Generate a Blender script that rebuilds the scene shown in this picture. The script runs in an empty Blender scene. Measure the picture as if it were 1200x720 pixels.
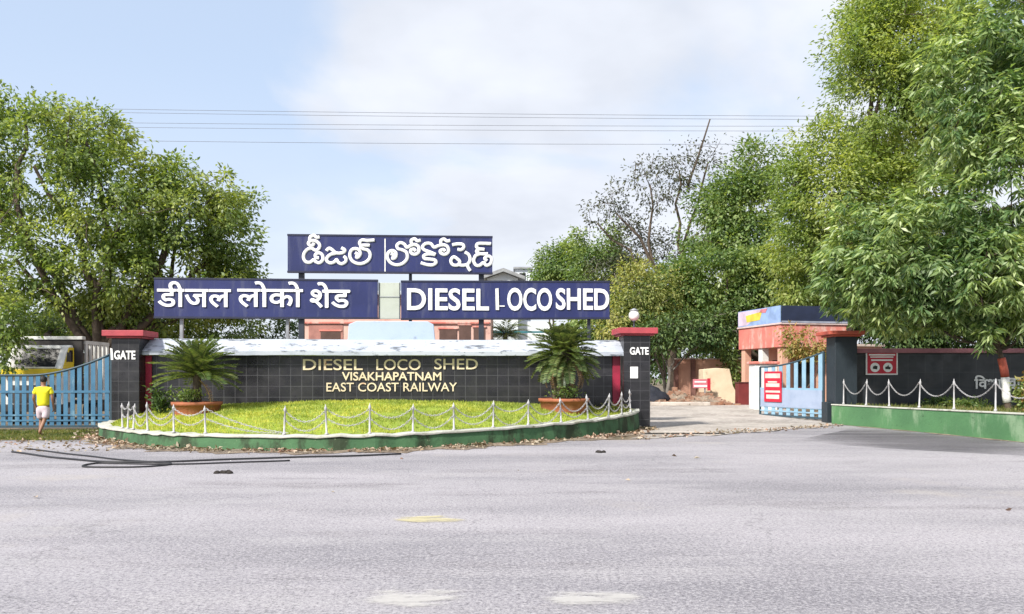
import bpy, math, random
import numpy as np
from mathutils import Vector, Matrix

S = bpy.context.scene
COL = S.collection
R = math.radians
random.seed(7)
RNG = np.random.default_rng(7)

# ------------------------------------------------------------------ camera, sky, sun, exposure
F, CX, HOR, EYE = 950.0, 600.0, 443.0, 1.6
cam = bpy.data.cameras.new('camera')
cam.sensor_width = 36.0
cam.lens = 36.0 * F / 1200.0
cam.shift_y = (HOR - 360.0) / 1200.0
cam.clip_end = 3000
co = bpy.data.objects.new('camera', cam)
co.location = (0, 0, EYE)
co.rotation_euler = (R(90), 0, 0)
COL.objects.link(co)
S.camera = co

SUN_DIR = Vector((-0.56, -0.66, 0.74)).normalized()
world = bpy.data.worlds.new('World')
S.world = world
world.use_nodes = True
wn, wl_ = world.node_tree.nodes, world.node_tree.links
bg = wn['Background']
sky = wn.new('ShaderNodeTexSky')
sky.sky_type = 'NISHITA'
sky.sun_disc = False
sky.sun_elevation = math.asin(SUN_DIR.z)
sky.sun_rotation = math.atan2(SUN_DIR.x, SUN_DIR.y)
sky.air_density = 1.0
sky.dust_density = 1.6
sky.ozone_density = 1.2


def wmath(op, a, b=None, clamp=False):
    n = wn.new('ShaderNodeMath')
    n.operation = op
    n.use_clamp = clamp
    for i, v in enumerate((a, b)):
        if v is None:
            continue
        if isinstance(v, (int, float)):
            n.inputs[i].default_value = v
        else:
            wl_.new(v, n.inputs[i])
    return n.outputs[0]


tc = wn.new('ShaderNodeTexCoord')
sep = wn.new('ShaderNodeSeparateXYZ')
wl_.new(tc.outputs['Generated'], sep.inputs[0])
zc = wmath('ADD', wmath('MAXIMUM', sep.outputs[2], 0.0), 0.22)
comb = wn.new('ShaderNodeCombineXYZ')
wl_.new(wmath('DIVIDE', sep.outputs[0], zc), comb.inputs[0])
wl_.new(wmath('DIVIDE', sep.outputs[1], zc), comb.inputs[1])
nz = wn.new('ShaderNodeTexNoise')
nz.inputs['Scale'].default_value = 1.15
nz.inputs['Detail'].default_value = 7
nz.inputs['Roughness'].default_value = 0.52
nz.inputs['Distortion'].default_value = 0.35
wl_.new(comb.outputs[0], nz.inputs['Vector'])
# a big cloud bank stands ahead and to the right, clear sky to the left
bias = wmath('MULTIPLY', wmath('ADD', sep.outputs[0], 0.27), 0.80)
bias = wmath('MAXIMUM', wmath('MINIMUM', bias, 0.17), -0.12)
cl = wmath('ADD', nz.outputs['Fac'], bias)
ramp = wn.new('ShaderNodeMapRange')
ramp.interpolation_type = 'SMOOTHSTEP'
ramp.inputs['From Min'].default_value = 0.47
ramp.inputs['From Max'].default_value = 0.66
wl_.new(cl, ramp.inputs['Value'])
haze = wn.new('ShaderNodeMapRange')            # white haze low over the horizon
haze.interpolation_type = 'SMOOTHSTEP'
haze.inputs['From Min'].default_value = 0.36
haze.inputs['From Max'].default_value = 0.0
haze.inputs['To Max'].default_value = 0.8
wl_.new(sep.outputs[2], haze.inputs['Value'])
mask = wmath('MAXIMUM', wmath('MULTIPLY', ramp.outputs[0], 0.93), haze.outputs[0])
nz2 = wn.new('ShaderNodeTexNoise')
nz2.inputs['Scale'].default_value = 2.3
nz2.inputs['Detail'].default_value = 5
wl_.new(comb.outputs[0], nz2.inputs['Vector'])
ccol = wn.new('ShaderNodeValToRGB')
SKYM = 8.0
ccol.color_ramp.elements[0].position = 0.36
ccol.color_ramp.elements[0].color = (0.55, 0.575, 0.635, 1)
ccol.color_ramp.elements[1].position = 0.62
ccol.color_ramp.elements[1].color = (0.66, 0.685, 0.745, 1)
wl_.new(nz2.outputs['Fac'], ccol.inputs['Fac'])
cmul = wn.new('ShaderNodeVectorMath')
cmul.operation = 'SCALE'
cmul.inputs['Scale'].default_value = SKYM
wl_.new(ccol.outputs['Color'], cmul.inputs[0])
pale = wn.new('ShaderNodeMix')                 # thin high veil that pales the blue
pale.data_type = 'RGBA'
pale.inputs['Factor'].default_value = 0.55
pale.inputs['B'].default_value = (0.60 * SKYM, 0.70 * SKYM, 0.86 * SKYM, 1)
wl_.new(sky.outputs[0], pale.inputs['A'])
mx = wn.new('ShaderNodeMix')
mx.data_type = 'RGBA'
wl_.new(mask, mx.inputs['Factor'])
wl_.new(pale.outputs['Result'], mx.inputs['A'])
wl_.new(cmul.outputs[0], mx.inputs['B'])
wl_.new(mx.outputs['Result'], bg.inputs['Color'])
bg.inputs['Strength'].default_value = 0.077

sun = bpy.data.lights.new('sun', 'SUN')
sun.energy = 2.9
sun.angle = R(4)
sun.color = (1.0, 0.95, 0.86)
so = bpy.data.objects.new('sun', sun)
so.rotation_euler = SUN_DIR.to_track_quat('Z', 'Y').to_euler()
so.location = (-20, -20, 40)
COL.objects.link(so)

S.view_settings.view_transform = 'Standard'
S.view_settings.look = 'None'
S.view_settings.gamma = 1.0
S.view_settings.use_curve_mapping = False
S.view_settings.exposure = 1.22
S.cycles.max_bounces = 6
S.cycles.transparent_max_bounces = 8


# ------------------------------------------------------------------ materials
MATS = {}


def nodes_of(name):
    m = bpy.data.materials.new(name)
    m.use_nodes = True
    return m, m.node_tree.nodes, m.node_tree.links


def noise(n, l, vec, scale, detail=4, rough=0.55, stretch=None):
    if stretch:
        mp = n.new('ShaderNodeMapping')
        mp.inputs['Scale'].default_value = stretch
        l.new(vec, mp.inputs['Vector'])
        vec = mp.outputs[0]
    t = n.new('ShaderNodeTexNoise')
    t.inputs['Scale'].default_value = scale
    t.inputs['Detail'].default_value = detail
    t.inputs['Roughness'].default_value = rough
    l.new(vec, t.inputs['Vector'])
    return t.outputs['Fac']


def mrange(n, l, v, a, b, c=0.0, d=1.0):
    t = n.new('ShaderNodeMapRange')
    t.interpolation_type = 'SMOOTHSTEP'
    t.inputs['From Min'].default_value = a
    t.inputs['From Max'].default_value = b
    t.inputs['To Min'].default_value = c
    t.inputs['To Max'].default_value = d
    l.new(v, t.inputs['Value'])
    return t.outputs[0]


def mixc(n, l, f, a, b):
    t = n.new('ShaderNodeMix')
    t.data_type = 'RGBA'
    for k, v in (('Factor', f), ('A', a), ('B', b)):
        if isinstance(v, tuple):
            t.inputs[k].default_value = (*v, 1)
        elif isinstance(v, (int, float)):
            t.inputs[k].default_value = v
        else:
            l.new(v, t.inputs[k])
    return t.outputs['Result']


def bump(n, l, h, strength, dist=0.02):
    b = n.new('ShaderNodeBump')
    b.inputs['Strength'].default_value = strength
    b.inputs['Distance'].default_value = dist
    l.new(h, b.inputs['Height'])
    return b.outputs[0]


def pbr(name, col, rough=0.6, col2=None, scale=2.0, dirt=None, dirt_at=(0.55, 0.72), dirt_scale=1.6,
        stretch=None, bmp=0.25, bscale=30, metal=0.0, spec=0.4, dirt2=None):
    """painted / plain surface: two-tone noise, blotches of dirt, small bumps"""
    if name in MATS:
        return MATS[name]
    m, n, l = nodes_of(name)
    p = n['Principled BSDF']
    t = n.new('ShaderNodeTexCoord').outputs['Object']
    c2 = col2 or tuple(c * 0.72 for c in col)
    c = mixc(n, l, mrange(n, l, noise(n, l, t, scale, 5), 0.35, 0.7), col, c2)
    if dirt:
        c = mixc(n, l, mrange(n, l, noise(n, l, t, dirt_scale, 8, 0.65, stretch), *dirt_at), c, dirt)
    if dirt2:
        c = mixc(n, l, mrange(n, l, noise(n, l, t, 9.0, 6, 0.7), 0.62, 0.7), c, dirt2)
    l.new(c, p.inputs['Base Color'])
    p.inputs['Roughness'].default_value = rough
    p.inputs['Metallic'].default_value = metal
    p.inputs['Specular IOR Level'].default_value = spec
    if bmp:
        l.new(bump(n, l, noise(n, l, t, bscale, 6, 0.6), bmp), p.inputs['Normal'])
    MATS[name] = m
    return m


def tile_mat(name, col, col2, grout, size, rough=0.22, width=0.035):
    m, n, l = nodes_of(name)
    p = n['Principled BSDF']
    t = n.new('ShaderNodeTexCoord').outputs['Object']
    s = n.new('ShaderNodeSeparateXYZ')
    l.new(t, s.inputs[0])
    ad = n.new('ShaderNodeMath')
    l.new(s.outputs[0], ad.inputs[0])
    l.new(s.outputs[1], ad.inputs[1])
    cb = n.new('ShaderNodeCombineXYZ')
    l.new(ad.outputs[0], cb.inputs[0])
    l.new(s.outputs[2], cb.inputs[1])
    b = n.new('ShaderNodeTexBrick')
    b.offset = 0.0
    b.inputs['Scale'].default_value = 1.0
    b.inputs['Brick Width'].default_value = size
    b.inputs['Row Height'].default_value = size
    b.inputs['Mortar Size'].default_value = width * size
    b.inputs['Mortar Smooth'].default_value = 0.3
    b.inputs['Color1'].default_value = (*col, 1)
    b.inputs['Color2'].default_value = (*col2, 1)
    b.inputs['Mortar'].default_value = (*grout, 1)
    l.new(cb.outputs[0], b.inputs['Vector'])
    dust = mrange(n, l, noise(n, l, t, 1.3, 7, 0.6, (1, 1, 2.2)), 0.42, 0.72, 0.0, 0.55)
    c = mixc(n, l, dust, b.outputs['Color'], (0.036, 0.034, 0.040))
    l.new(c, p.inputs['Base Color'])
    l.new(mrange(n, l, noise(n, l, t, 3.0, 5), 0.3, 0.7, rough, rough + 0.25), p.inputs['Roughness'])
    l.new(bump(n, l, b.outputs['Fac'], -0.35, 0.006), p.inputs['Normal'])
    MATS[name] = m
    return m


def leaf_mat(name, cols, trans=0.35, rough=0.55, spec=0.3, patch=0.35):
    """leaf: every leaf its own tint (random per island), patches of other tint through the crown"""
    m, n, l = nodes_of(name)
    p = n['Principled BSDF']
    g = n.new('ShaderNodeNewGeometry')
    rp = n.new('ShaderNodeValToRGB')
    els = rp.color_ramp.elements
    k = len(cols)
    while len(els) < k:
        els.new(0.5)
    for i, c in enumerate(cols):
        els[i].position = i / (k - 1)
        els[i].color = (*c, 1)
    l.new(g.outputs['Random Per Island'], rp.inputs['Fac'])
    t = n.new('ShaderNodeTexCoord').outputs['Object']
    f = mrange(n, l, noise(n, l, t, patch, 3), 0.38, 0.62)
    hs = n.new('ShaderNodeHueSaturation')
    l.new(rp.outputs[0], hs.inputs['Color'])
    hs.inputs['Saturation'].default_value = 0.88
    l.new(mrange(n, l, f, 0, 1, 0.479, 0.511), hs.inputs['Hue'])
    l.new(mrange(n, l, f, 0, 1, 1.22, 0.85), hs.inputs['Value'])
    l.new(hs.outputs[0], p.inputs['Base Color'])
    p.inputs['Roughness'].default_value = rough
    p.inputs['Specular IOR Level'].default_value = spec
    tr = n.new('ShaderNodeBsdfTranslucent')
    br = n.new('ShaderNodeMix')
    br.data_type = 'RGBA'
    br.blend_type = 'MULTIPLY'
    br.inputs['Factor'].default_value = 1.0
    br.inputs['B'].default_value = (1.5, 1.45, 0.6, 1)
    l.new(hs.outputs[0], br.inputs['A'])
    l.new(br.outputs['Result'], tr.inputs['Color'])
    ms = n.new('ShaderNodeMixShader')
    ms.inputs[0].default_value = trans
    l.new(p.outputs[0], ms.inputs[1])
    l.new(tr.outputs[0], ms.inputs[2])
    l.new(ms.outputs[0], n['Material Output'].inputs[0])
    MATS[name] = m
    return m


def asphalt_mat():
    m, n, l = nodes_of('asphalt')
    p = n['Principled BSDF']
    t = n.new('ShaderNodeTexCoord').outputs['Object']
    big = mrange(n, l, noise(n, l, t, 0.16, 5, 0.6, (0.5, 1.5, 1)), 0.38, 0.64)
    c = mixc(n, l, big, (0.36, 0.338, 0.362), (0.20, 0.19, 0.212))
    mid = mrange(n, l, noise(n, l, t, 0.9, 6, 0.6, (0.35, 1.3, 1)), 0.5, 0.72)
    c = mixc(n, l, mid, c, (0.335, 0.318, 0.335))
    st = mrange(n, l, noise(n, l, t, 0.35, 8, 0.7, (0.5, 1.6, 1)), 0.53, 0.68, 0, 0.6)
    c = mixc(n, l, st, c, (0.13, 0.115, 0.125))
    grit = noise(n, l, t, 30, 6, 0.88)
    fine = noise(n, l, t, 95, 3, 0.8)
    c = mixc(n, l, mrange(n, l, grit, 0.48, 0.62, 0, 0.75), c, (0.50, 0.48, 0.49))
    c = mixc(n, l, mrange(n, l, grit, 0.48, 0.38, 0, 0.75), c, (0.06, 0.056, 0.064))
    c = mixc(n, l, mrange(n, l, fine, 0.55, 0.68, 0, 0.7), c, (0.09, 0.085, 0.095))
    c = mixc(n, l, mrange(n, l, fine, 0.45, 0.33, 0, 0.6), c, (0.52, 0.50, 0.50))
    oil = mrange(n, l, noise(n, l, t, 0.55, 6, 0.62), 0.66, 0.74, 0, 0.45)
    c = mixc(n, l, oil, c, (0.10, 0.095, 0.10))
    dustm = mrange(n, l, noise(n, l, t, 0.28, 7, 0.7, (0.8, 1, 1)), 0.56, 0.70, 0, 0.5)
    c = mixc(n, l, dustm, c, (0.40, 0.36, 0.33))
    v = n.new('ShaderNodeTexVoronoi')
    v.feature = 'DISTANCE_TO_EDGE'
    v.inputs['Scale'].default_value = 0.22
    nv = n.new('ShaderNodeVectorMath')
    nn = n.new('ShaderNodeTexNoise')
    nn.inputs['Scale'].default_value = 0.9
    nn.inputs['Detail'].default_value = 6
    l.new(t, nn.inputs['Vector'])
    sc = n.new('ShaderNodeVectorMath')
    sc.operation = 'SCALE'
    sc.inputs['Scale'].default_value = 1.6
    l.new(nn.outputs['Color'], sc.inputs[0])
    l.new(t, nv.inputs[0])
    l.new(sc.outputs[0], nv.inputs[1])
    l.new(nv.outputs[0], v.inputs['Vector'])
    cr = mrange(n, l, v.outputs['Distance'], 0.004, 0.0, 0, 0.30)
    c = mixc(n, l, cr, c, (0.07, 0.065, 0.07))
    l.new(c, p.inputs['Base Color'])
    l.new(mrange(n, l, noise(n, l, t, 0.5, 5, 0.6, (0.5, 1.4, 1)), 0.35, 0.7, 0.62, 0.82), p.inputs['Roughness'])
    p.inputs['Specular IOR Level'].default_value = 0.3
    l.new(bump(n, l, grit, 0.5, 0.012), p.inputs['Normal'])
    return m


def soil_mat(name, a, b, c3, s=1.0, bmp=0.6):
    m, n, l = nodes_of(name)
    p = n['Principled BSDF']
    t = n.new('ShaderNodeTexCoord').outputs['Object']
    c = mixc(n, l, mrange(n, l, noise(n, l, t, 0.8 * s, 8, 0.65), 0.35, 0.65), a, b)
    c = mixc(n, l, mrange(n, l, noise(n, l, t, 6 * s, 8, 0.7), 0.5, 0.68), c, c3)
    l.new(c, p.inputs['Base Color'])
    p.inputs['Roughness'].default_value = 0.9
    l.new(bump(n, l, noise(n, l, t, 12 * s, 8, 0.7), bmp, 0.05), p.inputs['Normal'])
    return m


def worn_mat(name, col, lo, hi, scale=2.5, top=0.8):
    """thin worn paint: scraps of colour with the road showing between them"""
    m, n, l = nodes_of(name)
    p = n['Principled BSDF']
    t = n.new('ShaderNodeTexCoord').outputs['Object']
    p.inputs['Base Color'].default_value = (*col, 1)
    p.inputs['Roughness'].default_value = 0.7
    s = n.new('ShaderNodeSeparateXYZ')
    tg = n.new('ShaderNodeTexCoord').outputs['Generated']
    l.new(tg, s.inputs[0])
    # worn away towards the rim of the mark
    def sq(o):
        a = n.new('ShaderNodeMath'); a.operation = 'SUBTRACT'; l.new(o, a.inputs[0]); a.inputs[1].default_value = 0.5
        b = n.new('ShaderNodeMath'); b.operation = 'POWER'; l.new(a.outputs[0], b.inputs[0]); b.inputs[1].default_value = 2.0
        return b.outputs[0]
    mxx = n.new('ShaderNodeMath'); mxx.operation = 'ADD'
    l.new(sq(s.outputs[0]), mxx.inputs[0]); l.new(sq(s.outputs[1]), mxx.inputs[1])
    rim = mrange(n, l, mxx.outputs[0], 0.0, 0.24, -0.06, 0.40)
    sb = n.new('ShaderNodeMath'); sb.operation = 'SUBTRACT'
    l.new(noise(n, l, t, scale, 9, 0.72, (0.5, 1.4, 1)), sb.inputs[0]); l.new(rim, sb.inputs[1])
    f = mrange(n, l, sb.outputs[0], lo, hi, 0.0, top)
    tr = n.new('ShaderNodeBsdfTransparent')
    ms = n.new('ShaderNodeMixShader')
    l.new(f, ms.inputs[0])
    l.new(tr.outputs[0], ms.inputs[1])
    l.new(p.outputs[0], ms.inputs[2])
    l.new(ms.outputs[0], n['Material Output'].inputs[0])
    return m


def glass_dark(name, col=(0.010, 0.011, 0.015)):
    m, n, l = nodes_of(name)
    p = n['Principled BSDF']
    p.inputs['Base Color'].default_value = (*col, 1)
    p.inputs['Roughness'].default_value = 0.25
    p.inputs['Specular IOR Level'].default_value = 0.25
    return m


ASPHALT = asphalt_mat()
SOIL = soil_mat('soil', (0.17, 0.125, 0.085), (0.10, 0.085, 0.05), (0.26, 0.21, 0.15))
DRIVE = soil_mat('concrete_drive', (0.42, 0.38, 0.345), (0.27, 0.24, 0.215), (0.52, 0.48, 0.44), 0.8, 0.4)
DIRT = soil_mat('gutter_dirt', (0.30, 0.23, 0.17), (0.13, 0.10, 0.075), (0.42, 0.35, 0.27), 2.2, 0.8)
LAWN = soil_mat('lawn_turf', (0.29, 0.37, 0.03), (0.21, 0.29, 0.025), (0.17, 0.19, 0.04), 1.1, 0.8)
VERGE = soil_mat('verge_turf', (0.10, 0.13, 0.03), (0.15, 0.13, 0.05), (0.12, 0.16, 0.03), 1.5, 0.8)
TILE = tile_mat('black_tile', (0.009, 0.009, 0.012), (0.018, 0.018, 0.021), (0.072, 0.072, 0.080), 0.335, width=0.028)
TILE2 = tile_mat('black_pillar_tile', (0.009, 0.009, 0.011), (0.016, 0.016, 0.018), (0.055, 0.055, 0.06), 0.30, width=0.028)
WHITEC = pbr('canopy_whitewash', (0.43, 0.46, 0.52), 0.8, (0.35, 0.385, 0.45), 1.2, (0.12, 0.135, 0.16), (0.545, 0.635), 2.6, (0.7, 1, 2.6), 0.3, 12, dirt2=(0.10, 0.11, 0.13))
RED = pbr('dull_red_paint', (0.40, 0.06, 0.075), 0.6, (0.30, 0.045, 0.06), 3.0, (0.42, 0.2, 0.2), (0.62, 0.8))
CRIMSON = pbr('crimson_paint', (0.34, 0.02, 0.055), 0.5)
BRICKRED = pbr('brick_red_paint', (0.45, 0.10, 0.06), 0.65, (0.36, 0.07, 0.05))
SIGNBLUE = pbr('sign_blue', (0.019, 0.026, 0.110), 0.45, (0.014, 0.020, 0.085), 0.8, (0.045, 0.052, 0.12), (0.48, 0.70), 2.2, (1.6, 1, 0.25), 0.08, dirt2=(0.06, 0.05, 0.06))
SIGNEDGE = pbr('sign_edge', (0.016, 0.020, 0.05), 0.5)
WHITE = pbr('white_paint', (0.80, 0.80, 0.80), 0.5, (0.72, 0.72, 0.72), 2.0, bmp=0.1)
OFFWHITE = pbr('aged_white_paint', (0.74, 0.74, 0.72), 0.6, (0.62, 0.62, 0.60), 3.0, (0.36, 0.33, 0.29), (0.6, 0.75), 3.0)
POSTW = pbr('post_white_paint', (0.46, 0.455, 0.465), 0.6, (0.34, 0.335, 0.345), 8.0, (0.22, 0.15, 0.12), (0.56, 0.68), 9.0)
CREAM = pbr('cream_letter', (0.70, 0.60, 0.42), 0.6, (0.60, 0.50, 0.35), 1.0, (0.50, 0.19, 0.09), (0.56, 0.63), 0.55)
GREENP = pbr('green_paint', (0.060, 0.145, 0.064), 0.8, (0.042, 0.105, 0.048), 1.0, (0.024, 0.040, 0.018), (0.45, 0.60), 1.6, (1, 1, 0.5), 0.5, 14, dirt2=(0.17, 0.23, 0.13))
GREENP2 = pbr('bright_green_paint', (0.082, 0.20, 0.085), 0.75, (0.062, 0.155, 0.068), 0.9, (0.20, 0.30, 0.18), (0.52, 0.68), 1.3, (1, 1, 0.4), 0.5, 14, dirt2=(0.04, 0.08, 0.04))
RIMW = pbr('kerb_whitewash', (0.52, 0.52, 0.47), 0.8, (0.40, 0.40, 0.34), 2.0, (0.20, 0.20, 0.14), (0.52, 0.68), 3.0, None, 0.5, 16)
SLATE = pbr('slate_paint', (0.020, 0.029, 0.037), 0.5, (0.016, 0.023, 0.030), 1.2, (0.055, 0.065, 0.07), (0.55, 0.8), 1.4)
SLATEW = tile_mat('slate_wall', (0.013, 0.017, 0.023), (0.018, 0.023, 0.030), (0.033, 0.038, 0.045), 0.6, 0.35, 0.02)
MAUVE = pbr('mauve_paint', (0.36, 0.15, 0.18), 0.7)
GATEBLUE = pbr('gate_blue', (0.060, 0.17, 0.28), 0.45, (0.045, 0.13, 0.22), 2.0, (0.16, 0.28, 0.36), (0.55, 0.72), 3.0, (1, 1, 0.4))
GATEPALE = pbr('gate_pale_blue', (0.25, 0.41, 0.53), 0.45, (0.20, 0.34, 0.46), 2.0, (0.5, 0.58, 0.64), (0.6, 0.78), 3.0)
GATESHEET = pbr('gate_sheet', (0.31, 0.37, 0.49), 0.5, (0.26, 0.32, 0.44), 2.0)
GATEDARK = pbr('gate_dark_rail', (0.04, 0.075, 0.10), 0.5)
STEEL = pbr('grey_steel', (0.30, 0.31, 0.33), 0.45, metal=0.3)
DARKSTEEL = pbr('dark_steel', (0.03, 0.035, 0.05), 0.5)
TERRA = pbr('terracotta', (0.36, 0.12, 0.06), 0.8, (0.28, 0.09, 0.045), 3.0, (0.42, 0.22, 0.14), (0.55, 0.75), 4.0, None, 0.5, 14)
PINK = pbr('pink_plaster', (0.62, 0.41, 0.35), 0.8, (0.54, 0.34, 0.29), 1.2, (0.34, 0.19, 0.16), (0.58, 0.74), 2.4)
PINKF = pbr('pink_fascia', (0.58, 0.20, 0.16), 0.8, (0.52, 0.15, 0.125), 1.2, (0.62, 0.38, 0.33), (0.48, 0.66), 2.6, (1, 1, 0.4), dirt2=(0.24, 0.10, 0.08))
PEACH = pbr('peach_plaster', (0.62, 0.36, 0.26), 0.8, (0.54, 0.30, 0.22), 1.4, (0.34, 0.2, 0.15), (0.6, 0.75), 2.4)
PALEW = pbr('pale_wall', (0.70, 0.73, 0.76), 0.75, (0.62, 0.66, 0.70), 0.8, (0.42, 0.45, 0.46), (0.6, 0.78), 1.2)
PALEBLUE = pbr('pale_blue_wash', (0.38, 0.46, 0.58), 0.75, (0.33, 0.41, 0.54), 0.8, (0.22, 0.26, 0.32), (0.6, 0.75), 2.0)
CREAMW = pbr('cream_plaster', (0.66, 0.55, 0.40), 0.85, (0.56, 0.45, 0.32), 1.5, (0.36, 0.28, 0.2), (0.58, 0.70), 3.2)
STONE = pbr('kerb_stone', (0.52, 0.47, 0.42), 0.85, (0.40, 0.35, 0.31), 2.0, (0.18, 0.15, 0.12), (0.58, 0.72), 3.0)
BLACKHOLE = pbr('dark_opening', (0.012, 0.013, 0.013), 0.9, bmp=0)
ROOFGREY = pbr('grey_roof', (0.30, 0.31, 0.32), 0.6)
TEAL = pbr('teal_trim', (0.03, 0.16, 0.19), 0.5)
SIGNRED = pbr('sign_red', (0.48, 0.02, 0.045), 0.45, (0.42, 0.018, 0.04), 2.0, bmp=0.05)
SIGNPINK = pbr('sign_pink', (0.60, 0.20, 0.24), 0.5, bmp=0.05)
SKYSIGN = pbr('sky_blue_board', (0.28, 0.40, 0.66), 0.5, bmp=0.05)
YELLOWP = pbr('yellow_print', (0.72, 0.56, 0.08), 0.5, bmp=0.05)
INK = pbr('black_print', (0.02, 0.02, 0.02), 0.5, bmp=0)
MAROON = pbr('maroon_board', (0.16, 0.025, 0.025), 0.55)
TRUCKY = pbr('truck_yellow', (0.66, 0.50, 0.02), 0.4, (0.58, 0.44, 0.02), bmp=0.05)
TRUCKW = pbr('truck_white', (0.66, 0.66, 0.64), 0.5, (0.5, 0.49, 0.46), 2.0, (0.25, 0.23, 0.2), (0.6, 0.75), 3)
TRUCKD = pbr('truck_dark', (0.045, 0.04, 0.038), 0.7)
GLASS = glass_dark('dark_glass')
BARK = pbr('bark', (0.10, 0.075, 0.055), 0.9, (0.06, 0.045, 0.035), 4.0, bmp=0.8, bscale=14)
BARKG = pbr('grey_bark', (0.20, 0.18, 0.16), 0.9, (0.12, 0.105, 0.09), 4.0, bmp=0.8, bscale=14)
RUBBER = pbr('black_hose', (0.022, 0.022, 0.026), 0.55, bmp=0.1)
WIRE = pbr('wire_grey', (0.16, 0.17, 0.20), 0.6, bmp=0)
SHIRT = pbr('yellow_shirt', (0.72, 0.66, 0.02), 0.8, (0.64, 0.57, 0.015), 6.0, bmp=0.5, bscale=9)
SHORTS = pbr('pale_shorts', (0.62, 0.52, 0.56), 0.85, (0.52, 0.43, 0.48), 6.0, bmp=0.5, bscale=9)
SKIN = pbr('skin', (0.27, 0.14, 0.085), 0.55, (0.23, 0.115, 0.07), bmp=0.05)
HAIR = pbr('black_hair', (0.012, 0.010, 0.010), 0.55, bmp=0.6, bscale=60)
GLOBE = pbr('lamp_globe', (0.78, 0.78, 0.75), 0.25, bmp=0)
TARP = pbr('dark_tarp', (0.022, 0.024, 0.034), 0.5)

L_LEFT = leaf_mat('leaf_olive', [(0.073, 0.134, 0.025), (0.151, 0.235, 0.038), (0.224, 0.319, 0.056), (0.325, 0.403, 0.112)], 0.45, 0.4, 0.5)
L_DROOP = leaf_mat('leaf_mango', [(0.063, 0.138, 0.044), (0.138, 0.247, 0.071), (0.241, 0.362, 0.115), (0.437, 0.552, 0.265)], 0.45, 0.36, 0.6)
L_YEL = leaf_mat('leaf_feathery', [(0.121, 0.198, 0.031), (0.198, 0.292, 0.046), (0.275, 0.369, 0.072), (0.374, 0.451, 0.143)], 0.5, 0.45, 0.45)
L_MID = leaf_mat('leaf_mid', [(0.067, 0.134, 0.031), (0.123, 0.213, 0.045), (0.19, 0.291, 0.067), (0.291, 0.381, 0.123)], 0.42, 0.42, 0.5)
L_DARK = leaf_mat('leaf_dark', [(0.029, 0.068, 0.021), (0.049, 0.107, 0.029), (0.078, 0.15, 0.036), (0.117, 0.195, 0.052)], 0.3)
L_BROWN = leaf_mat('leaf_brown', [(0.05, 0.055, 0.045), (0.08, 0.085, 0.06), (0.10, 0.115, 0.07), (0.13, 0.15, 0.08)], 0.3)
L_GOLD = leaf_mat('leaf_gold', [(0.12, 0.17, 0.035), (0.23, 0.28, 0.06), (0.34, 0.37, 0.09), (0.46, 0.46, 0.17)], 0.42)
L_ORANGE = leaf_mat('leaf_orange', [(0.30, 0.16, 0.04), (0.36, 0.26, 0.05), (0.22, 0.26, 0.05), (0.40, 0.34, 0.12)], 0.4)
L_CYCAD = leaf_mat('leaf_cycad', [(0.045, 0.09, 0.027), (0.083, 0.143, 0.038), (0.128, 0.188, 0.051), (0.195, 0.24, 0.083)], 0.3, 0.4, 0.5)
L_DEAD = leaf_mat('leaf_dead', [(0.26, 0.16, 0.08), (0.20, 0.12, 0.06), (0.32, 0.23, 0.12), (0.30, 0.12, 0.05)], 0.2, 0.8)
L_GRASS = leaf_mat('grass_blade', [(0.209, 0.294, 0.021), (0.323, 0.408, 0.028), (0.427, 0.484, 0.043), (0.532, 0.551, 0.095)], 0.4, 0.6, 0.3, 0.5)
L_GRASS2 = leaf_mat('verge_blade', [(0.07, 0.11, 0.02), (0.11, 0.16, 0.025), (0.17, 0.19, 0.04), (0.22, 0.19, 0.08)], 0.35, 0.6, 0.3, 0.8)
L_LITTER = leaf_mat('leaf_litter', [(0.20, 0.11, 0.06), (0.34, 0.24, 0.15), (0.50, 0.42, 0.31), (0.10, 0.06, 0.04)], 0.1, 0.85)


# ------------------------------------------------------------------ geometry helpers
OFF = {}


def at(px, py, Y):
    """a point of the place seen in direction (px, py) at distance Y"""
    return Vector(((px - CX) / F * Y, Y, EYE - (py - HOR) / F * Y))


ANG = math.atan2(1.0, 15.61)
ORG = Vector((-11.73, 24.6, 0))
UX, VX = Vector((math.cos(ANG), math.sin(ANG), 0)), Vector((-math.sin(ANG), math.cos(ANG), 0))


def wall_u(px, v=0.0):
    """position along the entrance wall (v metres behind its face) seen in column px"""
    r = (px - CX) / F
    return (r * (ORG.y + v * VX.y) - ORG.x - v * VX.x) / (UX.x - r * UX.y)


def wall_z(px, py, v=0.0):
    u = wall_u(px, v)
    return EYE - (py - HOR) / F * (ORG.y + u * UX.y + v * VX.y)


def smooth01(t):
    t = min(1.0, max(0.0, t))
    return t * t * (3 - 2 * t)


def ground_h(x, y):
    return 0.30 * smooth01((y - 27.0) / 11.0)


def thing(name, label, cat, off=(0, 0, 0), frame='world', group=None):
    o = bpy.data.objects.new(name, None)
    COL.objects.link(o)
    off = Vector(off)
    if frame == 'wall':
        o.location = ORG + UX * off.x + VX * off.y + Vector((0, 0, off.z))
        o.rotation_euler = (0, 0, ANG)
    elif isinstance(frame, tuple):                 # (origin, angle)
        o.location = frame[0]
        o.rotation_euler = (0, 0, frame[1])
        off = Vector((0, 0, 0))
    else:
        o.location = off
    o.empty_display_size = 0.2
    OFF[o.name] = off
    return tag(o, label, cat, group)


def tag(o, label=None, cat=None, group=None, kind=None):
    for k, v in (('label', label), ('category', cat), ('group', group), ('kind', kind)):
        if v:
            o[k] = v
    return o


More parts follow.
